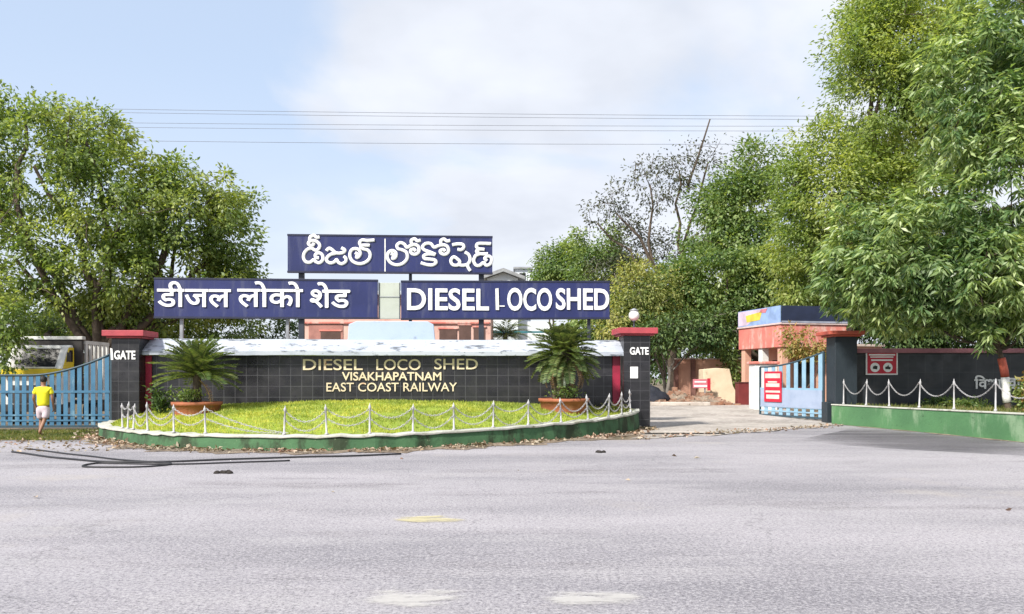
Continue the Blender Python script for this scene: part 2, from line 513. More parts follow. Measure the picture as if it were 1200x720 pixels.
def mesh_arrays(name, verts, faces, mats, midx=None, smooth=False):
    """verts (n,3) float, faces (m,k) int"""
    me = bpy.data.meshes.new(name)
    verts = np.asarray(verts, dtype=np.float32)
    faces = np.asarray(faces, dtype=np.int32)
    m, k = faces.shape
    me.vertices.add(len(verts))
    me.vertices.foreach_set('co', verts.ravel())
    me.loops.add(m * k)
    me.loops.foreach_set('vertex_index', faces.ravel())
    me.polygons.add(m)
    me.polygons.foreach_set('loop_start', np.arange(0, m * k, k, dtype=np.int32))
    for mt in (mats if isinstance(mats, (list, tuple)) else [mats]):
        me.materials.append(mt)
    if midx is not None:
        me.polygons.foreach_set('material_index', np.asarray(midx, dtype=np.int32))
    if smooth:
        me.polygons.foreach_set('use_smooth', np.ones(m, dtype=bool))
    me.update(calc_edges=True)
    return me


def link(name, me, parent=None):
    o = bpy.data.objects.new(name, me)
    COL.objects.link(o)
    if parent is not None:
        r = parent
        while r.parent is not None:
            r = r.parent
        off = OFF.get(r.name)
        if off is not None and off.length > 0:
            me.transform(Matrix.Translation(-off))
        o.parent = parent
    return o


class MB:
    def __init__(s):
        s.v, s.f, s.sm = [], [], []

    def add(s, vs, fs, smooth=False):
        b = len(s.v)
        s.v += [tuple(v) for v in vs]
        s.f += [tuple(b + i for i in f) for f in fs]
        s.sm += [smooth] * len(fs)
        return s

    def box(s, x0, x1, y0, y1, z0, z1):
        vs = [(x0, y0, z0), (x1, y0, z0), (x1, y1, z0), (x0, y1, z0), (x0, y0, z1), (x1, y0, z1), (x1, y1, z1), (x0, y1, z1)]
        return s.add(vs, [(0, 3, 2, 1), (4, 5, 6, 7), (0, 1, 5, 4), (1, 2, 6, 5), (2, 3, 7, 6), (3, 0, 4, 7)])

    def prism_y(s, poly, y0, y1):
        """outline in x,z drawn out along y"""
        n = len(poly)
        vs = [(x, y0, z) for x, z in poly] + [(x, y1, z) for x, z in poly]
        return s.add(vs, [tuple(range(n)), tuple(range(2 * n - 1, n - 1, -1))] +
                     [(i, i + n, (i + 1) % n + n, (i + 1) % n) for i in range(n)])

    def prism_x(s, poly, x0, x1):
        n = len(poly)
        vs = [(x0, y, z) for y, z in poly] + [(x1, y, z) for y, z in poly]
        return s.add(vs, [tuple(range(n - 1, -1, -1)), tuple(range(n, 2 * n))] +
                     [(i, (i + 1) % n, (i + 1) % n + n, i + n) for i in range(n)])

    def prism_z(s, poly, z0, z1):
        n = len(poly)
        vs = [(x, y, z0) for x, y in poly] + [(x, y, z1) for x, y in poly]
        return s.add(vs, [tuple(range(n - 1, -1, -1)), tuple(range(n, 2 * n))] +
                     [(i, (i + 1) % n, (i + 1) % n + n, i + n) for i in range(n)])

    def tube(s, pts, rad, n=8, squash=1.0, axis=None, cap=True):
        pts = [Vector(p) for p in pts]
        k = len(pts)
        if not hasattr(rad, '__len__'):
            rad = [rad] * k
        vs, fs = [], []
        up = None
        for i in range(k):
            d = (pts[min(i + 1, k - 1)] - pts[max(i - 1, 0)])
            if d.length < 1e-9:
                d = Vector((0, 0, 1))
            d.normalize()
            if axis is not None:
                w = Vector(axis)
                u = d.cross(w).normalized()
                w = w.normalized()
            else:
                if up is None:
                    up = Vector((0, 0, 1)) if abs(d.z) < 0.9 else Vector((1, 0, 0))
                u = d.cross(up)
                u = u.normalized() if u.length > 1e-6 else d.orthogonal().normalized()
                w = u.cross(d).normalized()
                up = w
            for j in range(n):
                a = 2 * math.pi * j / n
                vs.append(pts[i] + u * (math.cos(a) * rad[i]) + w * (math.sin(a) * rad[i] * squash))
        for i in range(k - 1):
            for j in range(n):
                j2 = (j + 1) % n
                fs.append((i * n + j, i * n + j2, (i + 1) * n + j2, (i + 1) * n + j))
        if cap:
            fs.append(tuple(range(n - 1, -1, -1)))
            fs.append(tuple(range((k - 1) * n, k * n)))
        return s.add(vs, fs, True)

    def lathe(s, prof, cx, cy, n=24, sx=1.0, sy=1.0):
        vs, fs = [], []
        for r, z in prof:
            for j in range(n):
                a = 2 * math.pi * j / n
                vs.append((cx + math.cos(a) * r * sx, cy + math.sin(a) * r * sy, z))
        k = len(prof)
        for i in range(k - 1):
            for j in range(n):
                j2 = (j + 1) % n
                fs.append((i * n + j, i * n + j2, (i + 1) * n + j2, (i + 1) * n + j))
        fs.append(tuple(range(n - 1, -1, -1)))
        fs.append(tuple(range((k - 1) * n, k * n)))
        return s.add(vs, fs, True)

    def build(s, name, mat, parent=None, bevel=0.0):
        me = bpy.data.meshes.new(name)
        me.from_pydata(s.v, [], s.f)
        me.materials.append(mat)
        me.polygons.foreach_set('use_smooth', s.sm)
        me.update()
        o = link(name, me, parent)
        if bevel:
            b = o.modifiers.new('bevel', 'BEVEL')
            b.width = bevel
            b.segments = 2
            b.limit_method = 'ANGLE'
            b.angle_limit = R(40)
        return o


def catmull(pts, sub=6):
    P = [Vector(p) for p in pts]
    out = []
    for i in range(len(P) - 1):
        p0, p1, p2, p3 = P[max(i - 1, 0)], P[i], P[i + 1], P[min(i + 2, len(P) - 1)]
        for k in range(sub):
            t = k / sub
            out.append(0.5 * ((2 * p1) + (p2 - p0) * t + (2 * p0 - 5 * p1 + 4 * p2 - p3) * t * t + (3 * p1 - p0 - 3 * p2 + p3) * t ** 3))
    out.append(P[-1])
    return out


def text_mesh(body, x0, x1, z0, z1, y, depth=0.03, bold=0.0, space=1.0, spread=1.0):
    """letters standing up in the x,z plane, fitted to the box, their face at y"""
    cu = bpy.data.curves.new('lettering', 'FONT')
    cu.body = body
    cu.size = 1.0
    cu.extrude = 0.05
    cu.offset = bold
    cu.space_character = space
    cu.space_word = spread
    cu.resolution_u = 4
    o = bpy.data.objects.new('lettering', cu)
    COL.objects.link(o)
    dg = bpy.context.evaluated_depsgraph_get()
    me = bpy.data.meshes.new_from_object(o.evaluated_get(dg))
    bpy.data.objects.remove(o)
    bpy.data.curves.remove(cu)
    n = len(me.vertices)
    a = np.empty(n * 3, dtype=np.float32)
    me.vertices.foreach_get('co', a)
    a = a.reshape(-1, 3)
    lo, hi = a.min(0), a.max(0)
    t = (a - lo) / np.maximum(hi - lo, 1e-6)
    b = np.stack([x0 + t[:, 0] * (x1 - x0), y + (1 - t[:, 2]) * depth, z0 + t[:, 1] * (z1 - z0)], 1)
    me.vertices.foreach_set('co', b.astype(np.float32).ravel())
    me.materials.clear()
    me.update()
    return me


def lettering(body, x0, x1, z0, z1, y, mat, parent, depth=0.03, bold=0.0, space=1.0, name='lettering', spread=1.0):
    me = text_mesh(body, x0, x1, z0, z1, y, depth, bold, space, spread)
    me.materials.append(mat)
    me.name = name
    return link(name, me, parent)


def thick_text(body, x0, x1, z0, z1, y, mat, parent, e):
    """letters made heavier by laying a few slightly shifted copies into one another"""
    mb = MB()
    for k, (dx, dz) in enumerate(((-e, 0.0), (e, e * 0.25), (0.0, e), (0.0, -e * 0.9))):
        m_ = text_mesh(body, x0 + dx, x1 + dx, z0 + dz, z1 + dz, y - 0.0012 * k, 0.035)
        mb.add([tuple(v.co) for v in m_.vertices], [tuple(p.vertices) for p in m_.polygons])
        bpy.data.meshes.remove(m_)
    return mb.build('lettering', mat, parent)


# ------------------------------------------------------------------ foliage
def leaf_arrays(cen, axis, nor, length, width, fold=0.25, droop=0.15):
    n = len(cen)
    axis = axis / (np.linalg.norm(axis, axis=1, keepdims=True) + 1e-9)
    side = np.cross(axis, nor)
    side /= (np.linalg.norm(side, axis=1, keepdims=True) + 1e-9)
    up = np.cross(side, axis)
    L, W = length[:, None], width[:, None]
    a = cen
    b = cen + axis * L * 0.42 + side * W * 0.5 + up * W * fold
    c = cen + axis * L - up * L * droop
    d = cen + axis * L * 0.42 - side * W * 0.5 + up * W * fold
    v = np.stack([a, b, c, d], 1).reshape(-1, 3)
    f = np.arange(n * 4).reshape(-1, 4)
    return v, f


def rnd_unit(n):
    v = RNG.normal(size=(n, 3))
    return v / np.linalg.norm(v, axis=1, keepdims=True)


def crown_points(lobes, nclump, shell=0.45, gap=-1.25):
    """clump centres through the lobes' volume, more of them near the outside, none where a coarse lattice noise leaves a gap"""
    w = np.array([max(l[3] * l[4] * l[5], 1e-6) ** (2 / 3) for l in lobes])
    w = w / w.sum()
    out = []
    for l, k in zip(lobes, RNG.multinomial(nclump, w)):
        u = rnd_unit(k)
        r = shell + (1 - shell) * RNG.random(k) ** 0.7
        bumpy = 1 + 0.13 * np.sin(u[:, 0] * 5 + l[0]) + 0.12 * np.sin(u[:, 2] * 7 + l[1] * 2) + 0.08 * np.sin(u[:, 1] * 9)
        p = np.array(l[:3]) + u * np.array(l[3:6]) * (r * bumpy)[:, None]
        out.append(np.concatenate([p, u], 1))
    q = np.concatenate(out)
    g = (np.sin(q[:, 0] * 1.9 + 1.3 * np.sin(q[:, 2] * 1.1)) + np.sin(q[:, 2] * 2.3 + q[:, 1]) + np.sin(q[:, 1] * 1.7 + q[:, 0] * 0.8))
    return q[g > gap]


def crown_mesh(name, lobes, nclump, per, cr, leaf, mat, droop=0.2, upbias=0.7, shell=0.45, flat=0.7, aspect=0.45, hang=0.0, gap=-1.25, whorl=False):
    q = crown_points(lobes, nclump, shell, gap)
    n = len(q)
    c = np.repeat(q[:, :3], per, 0)
    out = np.repeat(q[:, 3:], per, 0)
    N = n * per
    rad = np.repeat(RNG.uniform(0.55, 1.3, n) * cr, per)
    d = RNG.normal(size=(N, 3)) * np.array([1, 1, flat]) * 0.55
    cen = c + d * rad[:, None]
    cen[:, 2] -= hang * RNG.random(N) ** 2 * rad
    dn = d / (np.linalg.norm(d, axis=1, keepdims=True) + 1e-6)
    axis = dn * 0.7 + out * 0.5 + rnd_unit(N) * 0.6
    axis[:, 2] -= droop * 2
    nor = rnd_unit(N) * 0.75 + out * 0.35
    nor[:, 2] += upbias
    if whorl:                                   # shoots: leaves radiate from each tip and hang
        cen = c + d * 0.16
        cen[:, 2] += 0.05
        axis = dn * np.array([1.0, 1.0, 0.35]) + out * 0.35 + rnd_unit(N) * 0.25
        axis[:, 2] -= droop
    L = leaf * RNG.uniform(0.6, 1.35, N)
    v, f = leaf_arrays(cen, axis, nor, L, L * aspect)
    return mesh_arrays(name, v, f, mat), q


def limb(mb, a, b, r0, r1, wob=0.12, n=7, seg=7, sag=0.0):
    a, b = Vector(a), Vector(b)
    L = (b - a).length
    pts, rs = [], []
    o1 = Vector(RNG.normal(size=3)) * wob * L
    for i in range(seg + 1):
        t = i / seg
        p = a.lerp(b, t) + o1 * math.sin(math.pi * t) * 0.5 + Vector(RNG.normal(size=3)) * wob * 0.12 * L * (1 if 0 < i < seg else 0)
        p.z += sag * L * math.sin(math.pi * t)
        pts.append(p)
        rs.append(r0 + (r1 - r0) * t ** 0.8)
    mb.tube(pts, rs, n)
    return pts


def tree(name, label, base, lobes, nclump, per, cr, leaf, lmat, bark=None, tr=0.3, fork=0.35, twigs=60, group=None,
         cat='tree', extra=None, **kw):
    """lobes: (px, py, Y, rx_px, ry_px, ry_m)"""
    base = Vector(base)
    t = thing(name, label, cat, base, group=group)
    L = []
    for (px, py, Y, rx, rz, dm) in lobes:
        c = at(px, py, Y)
        L.append((c.x, c.y, c.z, rx * Y / F, dm, rz * Y / F))
    me, q = crown_mesh('crown', L, nclump, per, cr, leaf, lmat, **kw)
    mb = MB()
    cen = Vector(np.average(np.array(L)[:, :3], axis=0))
    fk = base.lerp(Vector((cen.x * 0.5 + base.x * 0.5, cen.y * 0.5 + base.y * 0.5, cen.z)), fork)
    fk.z = base.z + (cen.z - base.z) * fork
    trunk_pts = limb(mb, base - Vector((0, 0, 0.3)), fk, tr * 1.25, tr * 0.8, 0.06, 10)
    ends = []
    for l in L:
        p = limb(mb, trunk_pts[-1 - int(RNG.integers(0, 2))], Vector(l[:3]), tr * 0.55, tr * 0.18, 0.16)
        ends += p[2:]
    for i in RNG.choice(len(q), min(twigs, len(q)), replace=False):
        e = Vector(q[i, :3])
        s = min(ends, key=lambda p: (p - e).length + random.random() * 0.6)
        tw = limb(mb, s, e, min(tr * 0.13 + 0.008, 0.012 + 0.012 * (e - s).length), 0.007, 0.14, 5, 5)
        ends += tw[2:5]
    if extra:
        extra(mb)
    mb.build('trunk', bark or BARK, t)
    link('crown', me, t)
    return t


# ------------------------------------------------------------------ ground, road, drive
def grid_sheet(name, xs, ys, mat, lift, hf=ground_h, jit=None, kind='structure'):
    vs = np.array([(x, y, hf(x, y) + lift) for y in ys for x in xs])
    nx, ny = len(xs), len(ys)
    fs = [(j * nx + i, j * nx + i + 1, (j + 1) * nx + i + 1, (j + 1) * nx + i) for j in range(ny - 1) for i in range(nx - 1)]
    o = link(name, mesh_arrays(name, vs, fs, mat, smooth=True))
    return tag(o, kind=kind)


xs = sorted(set([-900, -500, -250, -140, -90, -60] + list(np.arange(-40, 41, 1.0)) + [60, 90, 140, 250, 500, 900]))
ys = sorted(set([-60, -40, -20, -5] + list(np.arange(0, 61, 1.0)) + [75, 100, 140, 220, 400, 800, 1600]))
grid_sheet('ground', xs, ys, SOIL, 0.0)

# the asphalt: a sheet with an uneven far edge
mb = MB()
edge = [(-60, 21.6)] + [(x, 21.0 + 0.15 * math.sin(x * 1.7) + 0.1 * math.sin(x * 4.1)) for x in np.arange(-20, 3.6, 0.5)]
edge += [(4.5, 21.9), (5.2, 22.3), (6.0, 22.7), (7.0, 24.4), (8.0, 25.4), (9.2, 26.4), (10.6, 27.3), (11.6, 27.4), (13.5, 24.0), (14.0, 18.0), (60, 17.0)]
poly = [(-60, -14), (60, -14)] + edge[::-1]
mb.add([(x, y, 0.004) for x, y in poly], [tuple(range(len(poly)))])
tag(mb.build('road', ASPHALT), kind='structure')

# thin broken sheet that darkens the road by the right-hand planter
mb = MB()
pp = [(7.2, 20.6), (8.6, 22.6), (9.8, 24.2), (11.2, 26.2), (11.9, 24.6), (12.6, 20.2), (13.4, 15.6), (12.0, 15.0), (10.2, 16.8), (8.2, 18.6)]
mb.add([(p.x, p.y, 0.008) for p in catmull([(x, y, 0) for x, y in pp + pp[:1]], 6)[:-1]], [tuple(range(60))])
tag(mb.build('road_dark_area', worn_mat('dark_road_tint', (0.075, 0.072, 0.08), 0.08, 0.62, 0.6, 0.5)), kind='structure')

# the drive through the gate
dxl = lambda y: 3.3 + max(0, (y - 21)) * 0.12
nx = 26
rows = list(np.arange(21.2, 62, 0.6))
V = []
for y in rows:
    x0, x1 = dxl(y) + 0.25 * math.sin(y * 2.3), (11.35 if y < 30 else 11.35 + (y - 30) * 0.10)
    for i in range(nx):
        x = x0 + (x1 - x0) * i / (nx - 1)
        front = 21.2 + max(0, x - 3.4) * 0.60 + max(0, x - 6) * 0.28 + 0.22 * math.sin(x * 3.1) + 0.12 * math.sin(x * 7.7)
        yy = max(y, min(front, 28.2))
        V.append((x, yy, ground_h(x, yy) + 0.014))
fs = [(j * nx + i, j * nx + i + 1, (j + 1) * nx + i + 1, (j + 1) * nx + i) for j in range(len(rows) - 1) for i in range(nx - 1)]
tag(link('driveway', mesh_arrays('driveway', V, fs, DRIVE, smooth=True)), kind='structure')

# worn paint on the road
WY = worn_mat('worn_yellow_paint', (0.58, 0.52, 0.30), 0.36, 0.60, 5.0, 0.7)
WW = worn_mat('worn_white_paint', (0.60, 0.58, 0.55), 0.38, 0.62, 4.0, 0.6)
for (x0, x1, y0, y1, m, sk) in ((-1.6, -0.3, 8.75, 9.2, WY, 0.30), (-1.35, -0.1, 5.45, 6.2, WW, 0.12), (-0.1, 1.25, 5.5, 6.15, WW, 0.05)):
    mb = MB()
    mb.add([(x0, y0, 0.011), (x1, y0 + sk, 0.011), (x1, y1 + sk, 0.011), (x0, y1, 0.011)], [(0, 1, 2, 3)])
    tag(mb.build('road_marking', m), kind='structure')

# ------------------------------------------------------------------ the lawn island
ARC = [(-12.05, 25.0), (-11.75, 23.4), (-10.9, 21.5), (-9.45, 19.75), (-8.2, 18.55), (-6.9, 17.95), (-5.0, 17.55), (-3.0, 17.75), (-1.4, 18.6),
       (0.3, 19.85), (2.2, 21.7), (3.35, 23.4), (3.8, 24.6), (3.95, 25.6)]
ARCH = [0.27, 0.27, 0.28, 0.29, 0.30, 0.30, 0.30, 0.31, 0.33, 0.37, 0.43, 0.50, 0.55, 0.58]
arc = catmull([(x, y, h) for (x, y), h in zip(ARC, ARCH)], 8)
NA = len(arc)


def arc_at(s):
    i = min(int(s), NA - 2)
    return arc[i].lerp(arc[i + 1], s - i)


def arc_n(s):
    a, b = arc_at(max(0, s - 0.5)), arc_at(min(NA - 1, s + 0.5))
    d = (b - a)
    d.z = 0
    d.normalize()
    return Vector((d.y, -d.x, 0))           # outward


isl = thing('planter_wall', 'low curved green parapet with white rim round the lawn island', 'planter', (-4, 20, 0))
mb, rim = MB(), MB()
T = 0.24
for k in range(NA):
    p, n = arc[k], arc_n(k)
    h = p.z
    wob = 0.012 * math.sin(k * 1.7) + 0.01 * math.sin(k * 4.3)
    a, b = p + n * (0.05 + wob), p - n * T
    mb.v += [(a.x, a.y, -0.05), (p.x + n.x * wob, p.y + n.y * wob, h), (b.x, b.y, h), (b.x, b.y, -0.05)]
    o, i_ = p + n * (0.045 + wob), p - n * (T + 0.03)
    rim.v += [(o.x, o.y, h - 0.002 + wob), (o.x, o.y, h + 0.055 + wob), (i_.x, i_.y, h + 0.06 + wob), (i_.x, i_.y, h - 0.002)]
for m_ in (mb, rim):
    for k in range(NA - 1):
        for j in range(4):
            j2 = (j + 1) % 4
            m_.f.append((k * 4 + j, k * 4 + j2, (k + 1) * 4 + j2, (k + 1) * 4 + j))
            m_.sm.append(False)
    m_.f += [(0, 3, 2, 1), tuple((NA - 1) * 4 + j for j in range(4))]
    m_.sm += [False, False]
mb.build('parapet', GREENP, isl)
rim.build('rim', RIMW, isl, 0.015)

# lawn: rises from the rim to the foot of the wall
UL, UR = wall_u(158), wall_u(735)


def lawn_pt(s, t):
    """s 0..1 along, t 0..1 from rim to wall"""
    a = arc_at(s * (NA - 1)) - arc_n(s * (NA - 1)) * 0.22
    u = UL + (UR - UL) * (0.02 + 0.96 * s)
    w = ORG + UX * u + VX * 0.02
    zb = 0.52 + 0.36 * math.sin(math.pi * min(1, max(0, s * 1.02))) ** 0.7
    z0 = arc_at(s * (NA - 1)).z + 0.0
    p = a.lerp(w, t)
    return Vector((p.x, p.y, z0 + (zb - z0) * (1 - (1 - t) ** 1.7) + 0.03 * math.sin(p.x * 2.1) * math.sin(p.y * 1.7) * math.sin(math.pi * t)))


ns, nt = 90, 26
V = [tuple(lawn_pt(i / ns, j / nt)) for j in range(nt + 1) for i in range(ns + 1)]
fs = [(j * (ns + 1) + i, j * (ns + 1) + i + 1, (j + 1) * (ns + 1) + i + 1, (j + 1) * (ns + 1) + i) for j in range(nt) for i in range(ns)]
tag(link('lawn', mesh_arrays('lawn', V, fs, LAWN, smooth=True)), kind='structure')


def blades(name, pts, hmin, hmax, w, mat, lean=0.45):
    pts = np.asarray(pts)
    n = len(pts)
    axis = RNG.normal(size=(n, 3)) * lean
    axis[:, 2] = 1
    nor = rnd_unit(n)
    nor[:, 2] *= 0.2
    L = RNG.uniform(hmin, hmax, n)
    v, f = leaf_arrays(pts, axis, nor, L, np.full(n, w), 0.1, 0.2)
    return link(name, mesh_arrays(name, v, f, mat))


gp = []
for _ in range(52000):
    s, t_ = random.random(), random.random() ** 0.9
    p = lawn_pt(s, t_)
    cl_ = math.sin(p.x * 3.1 + 2 * math.sin(p.y * 1.3)) + math.sin(p.y * 4.3 + p.x)
    if cl_ < -0.6 and random.random() < 0.75:
        continue
    gp.append((p.x, p.y, p.z - 0.01))
tag(blades('grass', gp, 0.03, 0.11, 0.022, L_GRASS), 'bright yellow green lawn grass inside the curved parapet', 'grass', kind='stuff')

# dirt and litter in the gutter round the island
V, fs = [], []
for k in range(NA):
    n = arc_n(k)
    p = arc[k]
    w = 0.5 + 0.22 * math.sin(k * 0.9) + 0.14 * math.sin(k * 2.3)
    for j in range(4):
        q = p + n * (0.03 + w * j / 3)
        V.append((q.x, q.y, 0.012 + (0.05 * (1 - j / 3) ** 2) * (0.6 + 0.4 * math.sin(k * 1.3))))
for k in range(NA - 1):
    for j in range(3):
        fs.append((k * 4 + j, k * 4 + j + 1, (k + 1) * 4 + j + 1, (k + 1) * 4 + j))
tag(link('gutter_ground', mesh_arrays('gutter_ground', V, fs, DIRT, smooth=True)), kind='structure')
lp = []
for _ in range(2600):
    s = random.random() * (NA - 1)
    if math.sin(s * 0.8) + math.sin(s * 2.1) < random.uniform(-1.4, 0.7):
        continue
    q = arc_at(s) + arc_n(s) * (0.05 + abs(random.gauss(0, 0.28)))
    lp.append((q.x, q.y, 0.04 + 0.03 * random.random()))
for _ in range(420):                                      # litter on the verge, the road by the hoses and at the drive's edge
    x = random.uniform(-15, -8.5)
    lp.append((x, random.uniform(17.2, 21.4) + 0.1 * (x + 12), 0.02))
for _ in range(420):
    x = random.uniform(3.2, 11)
    lp.append((x, 21.2 + (x - 3.4) * 0.75 + random.gauss(0.2, 0.35), 0.025))
for _ in range(14):
    lp.append((random.uniform(-9, 10), random.uniform(8, 20), 0.015))
lp = np.array(lp)
n_ = len(lp)
ax_ = RNG.normal(size=(n_, 3)); ax_[:, 2] *= 0.35
nr_ = RNG.normal(size=(n_, 3)) * 0.5; nr_[:, 2] += 1
L_ = RNG.uniform(0.05, 0.15, n_)
v, f = leaf_arrays(lp, ax_, nr_, L_, L_ * 0.55, 0.3, 0.1)
tag(link('fallen_leaves', mesh_arrays('fallen_leaves', v, f, L_LITTER)), 'dry fallen leaves and litter along the gutter and road edge', 'leaf litter', kind='stuff')

# verge in front of the left gate
mb = MB()
vp = [(-30, 20.2), (-22, 20.5), (-16, 20.6), (-14, 20.4), (-12.6, 20.7), (-11.6, 20.9), (-11.0, 21.3), (-11.85, 23.3), (-12.0, 24.5), (-30, 23.4)]
mb.add([(x, y, 0.016) for x, y in vp], [tuple(range(len(vp)))])
tag(mb.build('grass_verge', VERGE), kind='structure')
gp = []
for _ in range(16000):
    x, y = random.uniform(-17.5, -11.2), random.uniform(20.5, 24.2)
    if x > -12.2 and y > 25 - (x + 12.2) * 3.4:
        continue
    if math.sin(x * 2.2 + y) + math.sin(y * 3 - x) < -0.9 and random.random() < 0.75:
        continue
    gp.append((x, y, 0.01))
tag(blades('verge_grass', gp, 0.03, 0.12, 0.022, L_GRASS2, 0.6), 'short patchy verge grass in front of the left gate', 'grass', kind='stuff')

# ------------------------------------------------------------------ entrance wall with canopy and letters
ul, ur = wall_u(165), wall_u(726)
uc = (ul + ur) / 2
wl = thing('entrance_wall', 'long black tiled entrance wall with white sloping canopy and cream lettering', 'wall', (uc, 0.15, 0), 'wall')
zt_l, zt_r = wall_z(300, 410), wall_z(700, 409)
MB().box(ul + 0.02, ur - 0.02, 0, 0.30, -0.1, 2.50).build('wall_panel', TILE, wl)
zf = wall_z(445, 416.5, -0.55)
zb = wall_z(445, 398, 0.75)
mb = MB()
# sloping slab, its edge a little ragged
nseg = 60
prof = [(-0.32, zf), (-0.32, zf + 0.13), (0.35, zb - 0.03), (0.75, zb), (0.85, zb - 0.05), (0.85, zf + 0.25), (-0.22, zf - 0.01)]
x0, x1 = wall_u(161.5, -0.32), wall_u(733, -0.3)
np_ = len(prof)
for k in range(nseg + 1):
    x = x0 + (x1 - x0) * k / nseg
    for j, (y, z) in enumerate(prof):
        mb.v.append((x + (0.0 if 0 < k < nseg else 0.0), y + 0.004 * math.sin(k * 2.3 + j), z + 0.006 * math.sin(k * 0.41 + j * 0.3) + 0.003 * math.sin(k * 3.7)))
for k in range(nseg):
    for j in range(np_):
        j2 = (j + 1) % np_
        mb.f.append((k * np_ + j2, k * np_ + j, (k + 1) * np_ + j, (k + 1) * np_ + j2))
        mb.sm.append(False)
mb.f += [tuple(range(np_)), tuple(nseg * np_ + j for j in range(np_ - 1, -1, -1))]
mb.sm += [False, False]
mb.build('canopy', WHITEC, wl, 0.008)
for (pa, pb) in ((168.5, 177.5), (718, 727)):
    MB().box(wall_u(pa, -0.06), wall_u(pb, -0.06), -0.06, -0.003, 0.25, zf + 0.02).build('red_pilaster', CRIMSON, wl, 0.01)


def wall_text(body, pa, pb, ya, yb, **kw):
    pm = (pa + pb) / 2
    lettering(body, wall_u(pa, -0.03), wall_u(pb, -0.03), wall_z(pm, yb, -0.03), wall_z(pm, ya, -0.03), -0.033, CREAM, wl, 0.03, **kw)


wall_text('DIESEL', 355, 425, 421, 434, bold=0.006)
wall_text('LOCO', 441, 493, 421, 434, bold=0.006)
wall_text('SHED', 509, 560, 420.5, 433.2, bold=0.006)
thick_text('VISAKHAPATNAM', wall_u(401, -.03), wall_u(517, -.03), wall_z(459, 446, -.03), wall_z(459, 436.4, -.03), -0.033, CREAM, wl, 0.007)
wall_text('EAST COAST RAILWAY', 382.5, 535.5, 448.6, 459, bold=0.006)

# raised pale blue panel on the back of the canopy
pn = thing('parapet_panel', 'pale blue blank panel standing on the middle of the canopy', 'panel', (wall_u(459, 0.7), 0.7, zb - 0.1), 'wall')
pz = wall_z(459, 377, 0.7)
pa_, pb_ = wall_u(407, 0.6), wall_u(510.5, 0.6)
MB().prism_y([(pa_, zb - 0.25), (pb_, zb - 0.25), (pb_ - 0.06, pz - 0.1), (pb_ - 0.25, pz), (pa_ + 0.3, pz), (pa_ + 0.05, pz - 0.1)], 0.55, 0.70).build('slab', PALEBLUE, pn, 0.02)

# ------------------------------------------------------------------ pillars
def tile_pillar(label, pa, pb, v0, depth, py_cap0, py_cap1, base_py, word, wa, wb, wz, notice=None, lead=False):
    u0, u1 = wall_u(pa, v0), wall_u(pb, v0)
    um = (u0 + u1) / 2
    t = thing('gate_pillar', label, 'pillar', (um, v0 + depth / 2, 0), 'wall')
    pm = (pa + pb) / 2
    zc0, zc1 = wall_z(pm, py_cap1, v0), wall_z(pm, py_cap0, v0)
    MB().box(u0, u1, v0, v0 + depth, -0.1, zc0).build('shaft', TILE2, t, 0.012)
    o = 0.20
    mbx = MB().box(u0 - o, u1 + o, v0 - o, v0 + depth + o, zc0 + 0.055, zc1)
    mbx.box(u0 - o * 0.55, u1 + o * 0.55, v0 - o * 0.55, v0 + depth + o * 0.55, zc0 - 0.002, zc0 + 0.053)
    mbx.build('cap', RED, t, 0.015)
    lettering(word, wall_u(wa, v0), wall_u(wb, v0), wall_z(pm, wz[1], v0), wall_z(pm, wz[0], v0), v0 - 0.022, WHITE, t, 0.02, 0.03)
    if lead:
        p = MB().prism_y([(wall_u(130.3, v0), wall_z(131, 422, v0)), (wall_u(133, v0), wall_z(131, 422, v0)), (wall_u(132, v0), wall_z(131, 409, v0)), (wall_u(129.5, v0), wall_z(131, 408, v0))][::-1], v0 - 0.02, v0 - 0.001)
        p.build('lettering', WHITE, t)
    if notice:
        a, b, c, d = notice
        MB().box(wall_u(a, v0), wall_u(b, v0), v0 - 0.012, v0 - 0.001, wall_z(pm, d, v0), wall_z(pm, c, v0)).build('notice', WHITE, t)
    return t


tile_pillar('black tiled pillar lettered GATE beside the left blue gate', 130.5, 163, -0.55, 0.8, 387.5, 396.5, 505, 'GATE', 134, 159, (411, 421.5), lead=True)
tile_pillar('black tiled pillar lettered GATE with white notice and lamp above', 731, 762, -0.35, 0.8, 384.5, 393.5, 503, 'GATE', 738, 760, (407, 416), notice=(738.5, 747.5, 430, 443.5))

# lamp on the right one
v0 = 0.05
lu, lz = wall_u(743, v0), wall_z(745, 385, -0.35)
t = thing('globe_lamp', 'white globe lamp standing on the black pillar cap', 'lamp', (lu, v0, lz), 'wall')
MB().lathe([(0.09, lz - 0.01), (0.09, lz + 0.03), (0.03, lz + 0.05), (0.025, lz + 0.22), (0.07, lz + 0.26)], lu, v0, 14).build('stem', DARKSTEEL, t)
gr = 0.17
MB().lathe([(0.06, lz + 0.255)] + [(gr * math.sin(a), lz + 0.43 - gr * math.cos(a)) for a in np.linspace(0.4, math.pi - 0.6, 10)], lu, v0, 20).build('globe', GLOBE, t)
MB().lathe([(0.13, lz + 0.565), (0.135, lz + 0.60), (0.02, lz + 0.66)], lu, v0, 16).build('lid', STEEL, t)

# ------------------------------------------------------------------ sign boards
VS = 1.05


